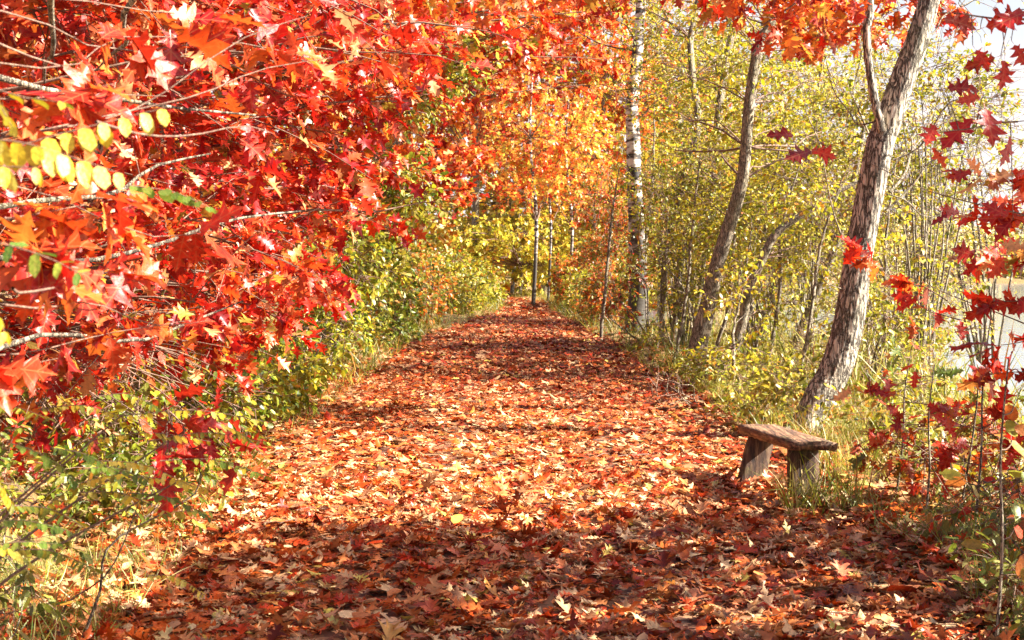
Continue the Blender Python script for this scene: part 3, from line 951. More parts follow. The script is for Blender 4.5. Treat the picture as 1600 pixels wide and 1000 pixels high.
T6l = [(1047, 560, 12), (1056, 500, 11), (1062, 420, 11), (1082, 372, 10), (1100, 330, 9), (1122, 270, 9), (1120, 210, 12), (1132, 112, 12), (1145, 40, 11), (1160, -80, 8), (1170, -220, 4)]
simple_tree('crooked_tree', 'crooked thin trunk with a kink, second to the right of the birch', 'tree', T6l, 26.5,
            [(at(1130, 60, 27), (2.0, 2.0, 2.0)), (at(1075, 270, 27.5), (1.2, 1.4, 1.4))], M_BARK2, 56, 8, 9, .07, YG)
T7l = [(1036, 575, 8), (1034, 500, 8), (1040, 400, 8), (1062, 300, 9), (1090, 200, 11), (1082, 120, 11), (1079, 60, 10), (1092, -10, 9), (1100, -120, 6)]
simple_tree('bent_sapling_tree', 'narrow stem just right of the white birch', 'tree', T7l, 25.0,
            [(at(1060, 60, 25.5), (1.5, 1.6, 1.6)), (at(1030, 330, 26), (.8, 1.2, 1.2))], M_BARK2, 40, 8, 8, .07, OLIVE + YG)

birch = [(995, 540, 36), (995, 522, 32), (997, 426, 28), (994, 342, 24), (992, 300, 23), (990, 240, 21), (988, 160, 20), (996, 80, 18), (1001, 0, 15), (1006, -120, 12), (1012, -300, 6)]
BP = pts(birch, 29); BR = radii(birch, 29)
BP[0, 2] = gz(BP[0, 0], BP[0, 1]) - .1
T = Plant('birch_tree', 'white birch with black scars standing right of the path', 'tree', (BP[0, 0], BP[0, 1], gz(BP[0, 0], BP[0, 1])))
T.trunk(BP, BR, M_BIRCH, sides=28, n=200, ridge=.035, nr=7)
for a, b, r in (((992, 190), (1058, 145), .03), ((990, 120), (1012, 92), .03), ((995, 330), (1040, 250), .014), ((990, 60), (940, 0), .02), ((1000, 0), (1050, -60), .02), ((992, 260), (950, 200), .012)):
    a3 = at(*a, 29); b3 = at(*b, 28.8)
    Pb = shoot(T, a3, b3, r, -.05, wig=.05, mat=M_BARK2)
    for _ in range(4): shoot(T, Pb[rng.integers(2, 5)], b3 + rng.normal(0, .35, 3), r * .4, 0, sides=4, mat=M_BARK2)
T.grow(BP[6:], [(at(990, 20, 29), (2.2, 2.2, 2.2)), (at(1010, -200, 29), (2.2, 2.2, 2.5))], 50, 8, 8, .07, YELLOW + ORANGE, br=.015, keep=path_clear)
T.done(OVAL, QUAD)


# bushy, many-stemmed shrub or crown
def bush(name, label, x, y, crown, nb, nt, nl, ls, palette, stems=5, tm=OVAL, tmf=QUAD, lodd=14, keep=path_clear, group=None, br=.012, cat='shrub', twl=.5, spread=.35, sr=.02, nparts=300, keykind='oval_leaf', flat=.7, mat=None, tr=.004, hang=.15):
    g = gz(x, y)
    p = Plant(name, label, cat, (x, y, g), group)
    cs = [np.array(c[0]) for c in crown]
    anchors = []
    for i in range(stems):
        c = cs[i % len(cs)] + rng.normal(0, .3, 3) * np.array(crown[i % len(cs)][1])
        a = np.array([x, y, g - .05]) + rng.normal(0, .06, 3) * [1, 1, 0]
        mid_ = a + (c - a) * .5 + np.array([0, 0, .25 * abs(c[2] - a[2])]) * .5 + rng.normal(0, spread * .3, 3)
        P = np.array([a, a + (mid_ - a) * .5 + rng.normal(0, .04, 3), mid_, mid_ + (c - mid_) * .6 + rng.normal(0, .08, 3), c])
        p.stem(P, sr * np.array([1, .85, .65, .45, .2]) * rng.uniform(.7, 1.3), 'stem', mat or M_BARK2, 7, 16)
        Q, _ = resample(P, np.ones(5), 12)
        anchors.append(Q[3:])
    p.grow(np.vstack(anchors), crown, nb, nt, nl, ls, palette, br=br, keep=keep, twl=twl, flat=flat, tr=tr, hang=hang)
    p.done(tm, tmf, lodd=lodd, keykind=keykind, n_parts=nparts)
    return p


G_YG = 'yellow green shrubs between the right-hand trunks'
bush('alder_shrub', 'yellow green shrub low between the birch and the curving tree', 3.1, 23.0, [(at(1040, 440, 23), (.9, 1.2, 1.0)), (at(1080, 300, 24), (1.2, 1.5, 1.3))], 60, 8, 9, .06, YG + OLIVE, group=G_YG, twl=.45)
bush('alder_shrub', 'leafy yellow shrub behind the sloping thin trunk', 4.6, 24.0, [(at(1190, 470, 24), (1.5, 1.4, 1.2)), (at(1200, 300, 25), (1.7, 1.8, 1.4))], 90, 8, 10, .06, YG, group=G_YG)
bush('alder_shrub', 'pale yellow shrub directly behind the big leaning trunk', 6.0, 25.0, [(at(1330, 440, 25), (1.5, 1.5, 1.2)), (at(1340, 300, 26), (1.8, 1.8, 1.4))], 84, 8, 10, .06, YG + PALE, group=G_YG)
bush('alder_shrub', 'broad yellow green shrub deep behind the right-hand trunks', 5.0, 33.0, [(at(1130, 420, 33), (2.6, 2, 2.0)), (at(1120, 230, 34), (2.6, 2.2, 2.3)), (at(1200, 80, 34), (2.8, 2.2, 2.2))], 130, 8, 10, .085, YG, group=G_YG, sr=.04, twl=.7)
bush('alder_shrub', 'thin yellow shrub on the shore under the white sky', 9.0, 33.0, [(at(1290, 380, 33), (2.2, 2, 2.2)), (at(1330, 180, 34), (2.0, 2, 2.4)), (at(1390, 60, 34), (1.5, 2, 1.6))], 80, 8, 9, .08, YG + PALE, group=G_YG, sr=.04, twl=.7)
bush('willow_shrub', 'sparse pale willow against the bright sky at the right edge', 8.2, 24.0, [(at(1470, 330, 24), (1.6, 1.6, 1.1)), (at(1560, 250, 24), (1.4, 1.4, 1.3)), (at(1480, 140, 24), (1.0, 1.2, 1.0)), (at(1440, 420, 22), (1.0, 1.4, .6))], 120, 9, 5, .055, PALE + [(2, (.72, .66, .46))], stems=11, sr=.03, twl=.7, tr=.006)
bush('willow_shrub', 'low straw coloured scrub on the lake shore behind the leaning tree', 5.8, 20.0, [(at(1400, 480, 20), (1.3, 1.2, .7)), (at(1330, 560, 18), (1.2, 1.2, .5))], 60, 9, 7, .05, PALE + YG, stems=9, sr=.015, twl=.5)
bush('undergrowth_shrub', 'low green and orange bush right of the far path', 2.7, 37.0, [(at(920, 430, 37), (.8, 1.5, .9)), (at(945, 330, 37), (1.0, 1.8, 1.4))], 60, 8, 9, .09, OLIVE + ORANGE[:2], twl=.5)
bush('undergrowth_shrub', 'small green bush with red leaves beside the foot of the birch', 2.5, 26.5, [(at(945, 480, 27), (.5, 1.0, .5)), (at(960, 400, 27), (.5, 1, .7))], 36, 7, 7, .09, OLIVE + DEEP[:1], twl=.4)
bush('undergrowth_shrub', 'leafy green tuft with red sprigs at the right path edge', 2.15, 15.5, [(at(1030, 600, 15.5), (.33, .6, .22))], 16, 5, 5, .07, GREEN + RED[:2], twl=.25, sr=.006)
bush('undergrowth_shrub', 'yellow leafed bank scrub at the foot of the curving tree', 3.0, 17.0, [(at(1160, 590, 17), (.9, .8, .35))], 36, 7, 6, .055, YG + STRAW, twl=.35, sr=.008)


G_TH = 'thin-stemmed sapling thickets along the lake side of the path'
for lab, x, y, cz, rr, nb in (('twiggy yellow sapling thicket just behind the curving tree', 3.5, 20.5, 1.7, (.9, 1.0, 1.3), 36), ('thicket of thin stems between the sloping trunk and the leaning tree', 4.3, 16.6, 1.0, (.7, 1.0, .7), 18),
                              ('tall leafy thicket above and behind the curving tree', 4.6, 22.0, 3.3, (1.2, 1.3, 1.4), 54), ('sapling thicket left of the curving tree, close to the birch', 3.0, 25.0, 1.9, (.8, 1.3, 1.4), 40),
                              ('dense thicket behind and right of the birch', 3.6, 31.0, 2.8, (1.2, 1.6, 2.0), 60), ('sapling thicket half hidden by the leaning tree', 5.3, 19.5, 2.3, (1.2, 1.2, 1.5), 38),
                              ('tall yellow thicket reaching over the sloping trunk', 5.4, 18.6, 4.2, (1.3, 1.0, 1.0), 40)):
    bush('sapling_thicket', lab, x, y, [((x, y, cz + gz(x, y)), rr)], nb, 8, 9, .056, YG + OLIVE[:1], stems=17, group=G_TH, twl=.42, sr=.016, tm=OVAL, tmf=OVAL[:1] if y < 22 else QUAD, lodd=5, nparts=0, spread=.25)
bush('undergrowth_shrub', 'orange green bush squeezing the far path from the right', 2.3, 43, [((2.4, 43, 1.0), (.9, 2.2, .9)), ((2.0, 47, .9), (.9, 2, .9))], 70, 8, 9, .12, OLIVE + ORANGE[:2], twl=.5)

for lab, x0, y0, x1, y1, D, w in (('pale thin sapling leaning right, just right of the birch foot', 1024, 565, 1042, 300, 24.0, 6), ('thin sapling with red leaves left of the birch', 938, 520, 968, 260, 27.5, 6),
                                   ('slender stem crossing behind the curving tree low down', 1108, 560, 1162, 250, 21.0, 7), ('bare straight sapling right of the sloping trunk', 1196, 600, 1258, 230, 20.0, 7),
                                   ('crooked sapling between the birch and the curving tree', 1052, 600, 1094, 240, 20.5, 6), ('pale stem leaning behind the sloping trunk', 1160, 600, 1226, 180, 22.0, 6),
                                   ('sapling leaning toward the leaning tree from the left', 1238, 640, 1316, 280, 16.5, 7), ('thin upright pole close behind the birch', 1012, 530, 1022, 160, 29.5, 7),
                                   ('short leafy sapling in the scrub left of the bench', 1142, 640, 1164, 440, 16.0, 6), ('thin sapling right behind the leaning tree', 1372, 600, 1400, 250, 17.0, 7),
                                   ('slanting pole far behind the curving tree', 1080, 540, 1140, 60, 27.0, 8), ('slanting pole far behind the slanting tree', 1180, 540, 1240, 20, 27.5, 8)):
    b = at(x0, y0, D); b[2] = gz(b[0], b[1]); e = at(x1, y1, D)
    p = Plant('slender_sapling', lab, 'sapling', b, 'slender saplings among the right-hand trunks')
    mid1 = b * .66 + e * .34 + rng.normal(0, .07, 3); mid2 = b * .33 + e * .67 + rng.normal(0, .07, 3)
    S_ = np.array([b - [0, 0, .05], mid1, mid2, e])
    p.stem(S_, w / 2 / F * D * np.array([1, .85, .65, .25]), 'stem', M_BARK2, 8, 30, rough=.006)
    Q, _ = resample(S_, np.ones(4), 24)
    for k in (8, 12, 15, 18, 21):
        q = Q[k] + np.array([rng.normal(.1, .35), rng.normal(0, .25), rng.uniform(.25, .6)])
        shoot(p, Q[k], q, .007, 0, sides=4, mat=M_BARK2, wig=.05)
    p.grow(Q[10:], [(Q[18], (.5, .5, .7))], 9, 6, 6, .06, YG + (RED[:1] if 'red' in lab else []), br=.008, keep=None, twl=.3)
    p.done(OVAL, OVAL[:1], lodd=5, n_parts=0)
for lab, x, y, z, rr, nb in (('yellow green scrub tangled round the foot of the leaning tree', 3.3, 11.8, .35, (.6, .8, .3), 30), ('low leafy scrub on the bank just left of the bench', 2.45, 13.6, .3, (.4, 1.2, .28), 30),
                             ('yellow green scrub on the bank right of the bench', 3.5, 10.0, .3, (.6, .7, .3), 26), ('leafy scrub under the sloping and curving trunks', 2.6, 17.3, .25, (.45, 1.2, .22), 26)):
    bush('bank_scrub', lab, x, y, [((x, y, z + gz(x, y)), rr)], nb, 6, 7, .05, YG + OLIVE + STRAW[:1], stems=10, twl=.3, sr=.005, tm=OVAL, tmf=OVAL[:1], lodd=5, keep=None, group='leafy scrub on the lake bank', tr=.0025, br=.004)

for lab, x, y, z, rr, nb, pl in (('low yellow green bush narrowing the far path on the left', -1.45, 38.5, .55, (.55, 1.8, .5), 44, OLIVE + YG), ('small pale green bush at the left of the path end', -.85, 44.5, .6, (.6, 1.8, .55), 44, YG + GREEN),
                                 ('rusty green bush beside the far path on the right', 2.1, 33.5, .5, (.45, 1.7, .5), 40, OLIVE + ORANGE[:2]), ('olive bush where the far path narrows on the right', 2.0, 39.5, .6, (.55, 1.8, .6), 44, OLIVE + YG),
                                 ('leafy bush tight against the right side of the path end', 2.0, 46.5, .7, (.6, 2.0, .7), 44, YG + ORANGE[:1])):
    bush('verge_bush', lab, x, y, [((x, y, z + gz(x, y)), rr)], nb, 7, 8, .10, pl, stems=7, twl=.35, sr=.01, tm=STAR, tmf=QUAD, lodd=5, nparts=0, group='low bushes squeezing the far path')

# ================================================================== far end of the path
def far_tree(label, px, D, hpx, wpx, palette, n, w=8, ls=.16, name='far_tree', pale=False, group='trees closing the far end of the path', cat='tree'):
    x = at(px, 470, D)[0]
    g = gz(x, D)
    p = Plant(name, label, cat, (x, D, g), group)
    m = wpx / F * D; top = at(px, hpx, D)[2]
    P = np.array([(x, D, g - .1), (x + .1, D, g + (top - g) * .35), (x - .1, D + .1, g + (top - g) * .7), (x, D, top)])
    p.trunk(P, np.array([1, .8, .5, .15]) * w / 2 / F * D, M_BIRCH if pale else M_BARK2, sides=10, n=40, ridge=.03)
    cr = [((x, D, g + (top - g) * .72), (m * .55, m * .55, (top - g) * .28))]
    if not pale: cr.append(((x, D, g + (top - g) * .45), (m * .4, m * .4, (top - g) * .22)))
    p.grow(P[1:], cr, n, 8, 9, ls, palette, br=.02, keep=path_clear, twl=.9)
    p.done(STAR, STAR, lodd=5, n_parts=0)


far_tree('white far birch standing right where the path ends', 833, 46, 100, 150, ORANGE + RED[:1] + YELLOW[:1], 22, w=7, pale=True)
far_tree('slim far birch, middle of three at the path end', 856, 49, 130, 150, YELLOW + ORANGE, 20, w=4.5, pale=True)
far_tree('white far birch, right of three at the path end', 889, 48, 140, 170, ORANGE + YELLOW[:2], 20, w=6, pale=True)
far_tree('yellow tree at the left of the path end', 800, 62, 250, 240, YG + PALE, 60, w=7)
far_tree('orange tree rising high beyond the path end', 850, 66, -60, 380, RED + ORANGE + PALE[:1], 95, w=12, ls=.22)
far_tree('tall red tree left beyond the path end', 740, 58, -140, 400, RED + ORANGE, 90, w=12, ls=.2)
far_tree('orange and green tree right beyond the far birches', 945, 58, -20, 300, RED[:3] + ORANGE + YG[:2], 110, w=10, ls=.2)
far_tree('yellow green tree far behind the birch', 1030, 62, -80, 330, YG, 120, w=10, ls=.2)
far_tree('low yellow bush closing the end of the path', 812, 56, 330, 220, YG + YELLOW, 70, w=6, ls=.17)
far_tree('low orange bush behind the three far birches', 880, 60, 300, 240, YG + PALE, 50, w=6, ls=.17)
for i, (x, D) in enumerate([(-26, 70), (-14, 76), (-3, 84), (8, 86), (-38, 64)]):
    pass
n = 26000
P = np.stack([rng.uniform(-55, 14, n), rng.uniform(72, 84, n), rng.uniform(0, 1, n)], 1)
P[:, 2] = P[:, 2] * (13 + 3 * wav(P[:, 0], P[:, 0], .35, 2)); P[:, 2] += height(P[:, 0], P[:, 1])
wood = leaf_batch('woodland', STAR, P, rng.normal(size=(n, 3)), rng.normal(size=(n, 3)) + TO_SUN, rng.uniform(.3, .7, n), pal(ORANGE + YG + YELLOW, n), M_LEAF)
tag(wood, 'far autumn woodland closing the view behind the path', 'woodland')
n = 22000
x = rng.uniform(-30, 190, n); y = rng.uniform(147, 168, n)
hh = 4.2 + 1.6 * wav(x, x * 0, .16, 1) + 1.4 * wav(x, x * 0, .7, 4)
P = np.stack([x, y, height(x, y) + rng.uniform(0, 1, n) ** .8 * np.maximum(hh, 1.5)], 1)
fw = leaf_batch('woodland', STAR, P, rng.normal(size=(n, 3)), rng.normal(size=(n, 3)) + TO_SUN, rng.uniform(.5, 1.2, n), pal(PALE + YG + [(2, (.3, .24, .16))], n), M_LEAF)
tag(fw, 'pale line of trees on the far shore of the lake', 'woodland')

# ================================================================== LEFT-HAND TREES
def red_oak(label, x, y, hgt, crown, nb, nt, nl, palette, ls=.15, r=.07, lean=(0, 0), name='red_oak_tree', group='red oaks overhanging the left side of the path', lodd=10, keep=path_clear, tm=OAK_HI, tmf=OAK_MID, twl=.5, br=.02, pb=False, nparts=300, cat='tree', flat=.75, mat=None):
    g = gz(x, y)
    p = Plant(name, label, cat, (x, y, g), group)
    P = np.array([(x, y, g - .1), (x + lean[0] * .2, y + lean[1] * .2, g + hgt * .3), (x + lean[0] * .6 + .08, y + lean[1] * .6, g + hgt * .65), (x + lean[0], y + lean[1], g + hgt)])
    p.trunk(P, r * np.array([1, .8, .5, .12]), mat or M_BARK2, sides=16, n=70, ridge=.05)
    Q, _ = resample(P, np.ones(4), 16)
    p.grow(Q[4:], crown, nb, nt, nl, ls, palette, br=br, keep=keep, twl=twl, part_branches=pb, flat=flat)
    p.done(tm, tmf, lodd=lodd, n_parts=nparts)
    return p


red_oak('near red oak whose big leaves fill the upper left corner', -2.9, 5.2, 4.2, [((-2.3, 5.2, 2.3), (1.0, 1.0, .7)), ((-2.2, 5.4, 3.1), (1.3, 1.2, .7)), ((-1.6, 5.6, 2.6), (.8, .9, .6))], 44, 8, 7, RED, r=.05, lean=(.3, .2), br=.011, ls=.115, twl=.6)
red_oak('second red oak, its spray reaching out over the path at mid height', -3.3, 7.6, 5.0, [((-2.4, 7.6, 1.7), (1.3, 1.1, .8)), ((-1.7, 7.8, 2.7), (1.2, 1.1, .55)), ((-2.4, 7.8, 3.6), (1.6, 1.3, .7))], 72, 9, 8, RED, r=.06, lean=(.4, .1), br=.012, ls=.115, twl=.6)
red_oak('third red oak with leaves tipping the centre of the view', -3.2, 10.4, 5.5, [((-2.4, 10.4, 1.6), (1.2, 1.5, .9)), ((-1.7, 12.0, 2.2), (1.0, 1.2, .6)), ((-1.5, 10.4, 3.2), (1.4, 1.3, .8)), ((-2.4, 10.6, 4.4), (2.0, 1.6, .8))], 90, 9, 8, RED, r=.07, lean=(.5, 0), br=.013, ls=.13)
red_oak('orange tinted oak on the left bank behind the nearer red oaks', -3.6, 14, 6.5, [((-2.7, 14, 1.9), (1.3, 1.5, 1.2)), ((-1.4, 14, 4.2), (1.8, 1.6, .9)), ((-3, 14.4, 5.2), (2.4, 1.8, 1.0))], 110, 8, 8, ORANGE + RED, r=.08, lean=(.6, 0), lodd=5)
red_oak('tall oak at left whose red top leans over mid path', -3.5, 19, 8, [((-2.6, 19, 3.2), (1.4, 1.8, 1.1)), ((-.9, 19, 5.2), (2.0, 1.9, 1.0)), ((-2.6, 19, 6.4), (2.6, 2.2, 1.2))], 120, 8, 8, RED + ORANGE, r=.1, lean=(.8, 0), lodd=5, ls=.16)
red_oak('large orange oak arching over the far half of the path', -3.4, 26, 10, [((-2.4, 26, 3.8), (1.6, 2, 1.3)), ((-.2, 26, 6.6), (2.6, 2.4, 1.3)), ((-2.4, 26, 8.2), (3.2, 2.6, 1.6))], 130, 8, 8, ORANGE + RED, r=.12, lean=(1.0, 0), lodd=5, ls=.18, tmf=STAR)
red_oak('far red oak above the vanishing path', -3.2, 36, 11, [((-2.0, 36, 4.2), (2.0, 2.4, 1.8)), ((.8, 37, 7.8), (3.0, 2.8, 1.9)), ((-2.0, 36, 9.6), (3.5, 3, 2.0))], 140, 8, 8, RED + ORANGE, r=.14, lean=(1.0, 0), lodd=5, ls=.2, tmf=STAR, nparts=0)
red_oak('red oak deep in the wood behind the nearest two oaks', -5.6, 11.5, 6, [((-5.2, 11.5, 2.4), (1.8, 1.5, 1.4)), ((-5.0, 11.5, 4.6), (2.2, 1.8, 1.2))], 100, 8, 8, RED + [(1, (.75, .5, .2))], r=.08, lodd=5)
red_oak('orange oak at the back of the left bank', -7.2, 17, 8, [((-6.6, 17, 3.0), (2.4, 2, 2.0)), ((-6.0, 17, 6.2), (3.0, 2.2, 1.8))], 120, 8, 8, ORANGE, r=.1, lodd=5, ls=.18, tmf=STAR)
red_oak('red oak standing far back on the left slope', -8, 25, 10, [((-7, 25, 4.0), (3, 2.5, 2.8)), ((-6.0, 25, 8.4), (3.6, 2.6, 2.2))], 130, 8, 8, RED + YELLOW, r=.12, lodd=5, ls=.22, tmf=STAR)

# green and yellow understorey on the left
red_oak('light green tree showing through between the red oaks', -2.7, 21.5, 6.5, [((-1.9, 19.5, 2.2), (.9, 1.3, 1.1)), ((-1.5, 20, 4.6), (1.5, 1.5, .9))], 110, 8, 10, GREEN + YG + PALE[:1], ls=.085, r=.06, name='green_tree', group=None, tm=OVAL, tmf=OVAL[:1], lodd=5, nparts=0)
bush('green_shrub', 'rounded green shrub on the left edge of the far path', -2.5, 26, [((-2.4, 26, .9), (.75, 1.4, .7))], 60, 8, 9, .09, OLIVE + GREEN, twl=.4, group='green shrubs along the left path edge')
bush('green_shrub', 'green shrub with pale fern-like leaves by the left path edge', -2.55, 17.5, [((-2.45, 17.5, .75), (.65, 1.0, .55)), ((-2.3, 18, 1.5), (.6, .9, .5))], 60, 8, 8, .075, GREEN + YG, twl=.4, group='green shrubs along the left path edge')
bush('green_shrub', 'olive shrub under the orange oak at the path edge', -2.6, 21.5, [((-2.5, 21.5, .9), (.7, 1.3, .75))], 56, 8, 9, .08, OLIVE, twl=.4, group='green shrubs along the left path edge')
bush('green_shrub', 'farthest green shrub where the path narrows', -1.5, 42, [((-1.8, 42, 1.0), (.9, 2.2, .9)), ((-1.2, 46, .8), (.8, 2, .8))], 70, 8, 9, .12, OLIVE + YG, twl=.5, group='green shrubs along the left path edge')
bush('green_shrub', 'dark olive shrub half way along the left verge', -2.4, 32, [((-2.3, 32, 1.0), (.8, 1.8, .85))], 60, 8, 9, .1, OLIVE + ORANGE[:1], twl=.45, group='green shrubs along the left path edge')
bush('bramble', 'tangle of bare pale twigs and low leaves under the left oaks', -3.6, 9.0, [((-3.0, 9.0, 1.05), (.9, 1.5, .35)), ((-3.6, 7.0, 1.2), (.9, 1.2, .4))], 80, 9, 2, .07, OLIVE + RED[:2], stems=14, twl=.6, sr=.010, tr=.005, br=.008)
bush('bramble', 'yellow green weeds on the left bank below the oaks', -2.6, 10.5, [((-2.55, 10.5, .5), (.6, 2.2, .25))], 44, 7, 6, .055, YG + GREEN, stems=8, twl=.3, sr=.006)
bush('oak_seedling', 'three dark red leaf sprays low at left beside the sunlit path', -1.9, 5.9, [((-1.35, 5.7, .95), (.14, .14, .10))], 6, 2, 3, .13, DEEP, stems=2, twl=.14, sr=.006, tm=OAK_HI, tmf=OAK_HI, keep=None, keykind='oak_leaf')


for lab, x, y, z, rr, nb, pl, ls, tmx in (
        ('leafy green weeds spilling over the left path edge below the red oaks', -2.3, 8.6, .35, (.45, .9, .22), 22, GREEN + OLIVE, .06, OVALN),
        ('green fern-like plant on the left bank behind the robinia', -2.6, 6.6, .55, (.5, .6, .25), 16, OLIVE + GREEN, .055, OVALN),
        ('yellow green plant at the left edge beside the sunlit stretch', -2.25, 11.6, .45, (.4, .9, .3), 24, OLIVE + GREEN, .06, OVAL),
        ('bushy green plant on the left verge beyond the red oaks', -2.35, 14.0, .4, (.4, 1.0, .32), 30, GREEN + YG, .07, OVAL),
        ('low dark green weeds at the bottom left corner', -2.2, 5.2, .45, (.5, .6, .2), 15, SHADEG + OLIVE, .045, OVALN)):
    bush('weed_clump', lab, x, y, [((x, y, z + gz(x, y) * .7), rr)], nb, 6, 8, ls, pl, stems=8, twl=.26, sr=.005, tm=tmx, tmf=tmx[:1], lodd=9, keep=None, group='leafy plants along the left verge', tr=.002, br=.004)
# ---- nearest big leaves, blurred, at the far left
def spray(plant, start, end, n, ls, palette, r=.0035, sag=.03, spread=.05, flat=.5, curl=(.3, 1.3), t0=.25, fdown=.25, face=0.0):
    start = np.array(start, float); end = np.array(end, float)
    P = shoot(plant, start, end, r, sag, wig=.03, sides=5)
    Q, _ = resample(P, np.ones(5), 40)
    i = (rng.uniform(t0, 1, n) ** .6 * 38).astype(int)
    pos = Q[i] + rng.normal(0, spread * .2, (n, 3))
    d = norm(end - start)
    ax = norm(d * .6 + rng.normal(size=(n, 3)) * .6 + np.array([0, 0, -fdown]))
    nr = norm(np.array([0, 0, flat]) + rng.normal(size=(n, 3)) * .5 + np.array([0, -face, 0]) + TO_SUN * .3)
    plant.leaves(pos, ax, nr, ls * np.clip(rng.normal(1, .15, n), .6, 1.4), pal(palette, n), rng.uniform(*curl, n))


bx, by = -2.3, 2.3
N1 = Plant('red_oak_tree', 'closest red oak, out of focus orange red leaves at the left edge', 'tree', (bx, by, gz(bx, by)), 'red oaks overhanging the left side of the path')
P = np.array([(bx, by, gz(bx, by) - .1), (bx + .05, by, .9), (bx - .05, by + .1, 1.8), (bx + .1, by + .2, 2.9), (bx + .2, by + .2, 3.8)])
N1.trunk(P, np.array([.045, .04, .03, .02, .008]), M_BARK2, sides=14, n=60, ridge=.04)
for (a, b, D0, D1, k) in (((-300, 330), (230, 300), 2.5, 2.9, 14), ((-300, 300), (130, 380), 2.5, 2.6, 11), ((-280, 420), (220, 440), 2.5, 3.1, 12), ((-300, 480), (90, 560), 2.5, 3.0, 8),
                          ((-260, 120), (180, 130), 2.5, 2.7, 9), ((-260, 60), (300, 60), 2.6, 3.3, 10), ((-260, 0), (420, 10), 2.7, 3.8, 12), ((-260, 240), (330, 360), 2.6, 3.6, 9), ((-260, 500), (300, 500), 2.7, 3.8, 10),
                          ((-200, 20), (480, 90), 2.8, 4.2, 11)):
    spray(N1, at(*a, D0 + .5), at(*b, D1 + .6), k, .13, ORANGE[:2] + RED[:3], fdown=.5, flat=.5, face=.3, t0=.45)
for (a, b, D) in (((0, 215), (480, 25), 3.2), ((60, 205), (520, 90), 3.6), ((-20, 60), (260, 150), 3.4), ((150, 190), (430, 210), 3.0), ((-40, 470), (330, 500), 3.2), ((20, 450), (80, 440), 2.6)):
    shoot(N1, at(*a, D), at(*b, D + .7), .0035, .02, wig=.03, sides=5)
for (a, b, D) in (((-40, 330), (330, 240), 4.2), ((80, -20), (70, 130), 3.9), ((230, -30), (150, 110), 4.1), ((-30, 400), (470, 330), 4.3), ((-40, 110), (400, 180), 4.0), ((-40, 560), (380, 470), 4.6)):
    shoot(N1, at(*a, D), at(*b, D + .5), .011, .02, wig=.035, sides=6, mat=M_BARK2)
N1.done(OAK_HI, OAK_HI)


# ---- robinia (compound yellow leaves)
def frond(plant, pts3, nl, ls, palette, hang=.5, r=.0018, nrm=None, yaw=1.0):
    P = np.array(pts3, float)
    Q, _ = resample(P, np.ones(len(P)), 24)
    V, F4 = tubes(Q[None], np.linspace(r, r * .4, 24)[None], 5)
    col = pal(palette, 1)[0]
    fr = obj('frond', new_mesh('frond', V - plant.base, F4, M_TWIG), plant.e)
    n = nl * 2
    t = np.repeat(np.linspace(.12, .97, nl), 2) * 22.9
    i = t.astype(int)
    pos = Q[i]; T = norm(Q[np.minimum(i + 1, 23)] - Q[np.maximum(i - 1, 0)])
    side = np.tile([1, -1], nl)[:, None]
    up = np.array([0, 0, 1.]) if nrm is None else np.array(nrm, float)
    S = norm(np.cross(T, up)) * side
    ax = norm(S * yaw + T * .35 + np.array([0, 0, -1.]) * hang + rng.normal(0, .10, (n, 3)))
    nn = norm(up + S * hang * .6 + rng.normal(0, .25, (n, 3)))
    sz = ls * rng.uniform(.65, 1.2, n) * (1 - .25 * np.abs(np.linspace(-1, 1, n)))
    kp = rng.random(n) > .08; pos, ax, nn, sz, n = pos[kp], ax[kp], nn[kp], sz[kp], int(kp.sum())
    leaf_objects('leaflet', 'leaflet', OVALB if ls > .0455 else OVALN, pos, ax, nn, sz, pal(palette, n), M_LEAFO, fr, plant.base, rng.uniform(.3, 1, n))


RY = [(3, (.74, .55, .04)), (2, (.70, .60, .12)), (1, (.7, .42, .03))]
RYG = [(3, (.36, .27, .012)), (2.5, (.17, .19, .012)), (1, (.60, .40, .03))]
RG = [(3, (.09, .18, .02)), (2, (.16, .25, .03)), (1, (.32, .36, .04))]
bx, by = -2.1, 2.9
R1 = Plant('robinia_shrub', 'robinia with bright yellow paired leaflets at upper left', 'shrub', (bx, by, gz(bx, by)))
P = np.array([(bx, by, gz(bx, by) - .1), (bx + .05, by - .1, 1.0), at(-250, 300, 2.45), at(-230, 150, 2.4), at(-210, 0, 2.4)])
R1.stem(P, [.014, .012, .009, .007, .004], 'stem', M_BARK2, 8, 30)
shoot(R1, P[3], at(-20, 225, 2.3), .004, .0)
frond(R1, [at(-60, 262, 2.28), at(40, 225, 2.3), at(150, 195, 2.33), at(260, 168, 2.36)], 11, .047, RY, hang=1.3)
frond(R1, [at(-60, 215, 2.2), at(30, 222, 2.2), at(110, 245, 2.22), at(190, 272, 2.24)], 9, .048, RY, hang=1.3)
frond(R1, [at(-80, 262, 2.1), at(-20, 260, 2.1), at(60, 262, 2.1)], 4, .042, RY, hang=1.2)
frond(R1, [at(-60, 90, 2.3), at(-10, 150, 2.3), at(20, 200, 2.3)], 6, .038, RYG + RY, hang=.6)
frond(R1, [at(-40, 128, 2.5), at(30, 150, 2.5), at(100, 160, 2.5)], 4, .045, RYG, hang=.1)
frond(R1, [at(-40, 372, 2.3), at(20, 385, 2.3), at(80, 405, 2.3), at(125, 428, 2.3)], 5, .045, RG, hang=.1, nrm=(0, -.5, 1))
frond(R1, [at(-40, 420, 2.4), at(-10, 480, 2.4), at(8, 520, 2.4)], 4, .045, RY, hang=.6)
frond(R1, [at(200, 290, 3.2), at(270, 300, 3.2), at(330, 325, 3.2)], 7, .05, RG, hang=.3)

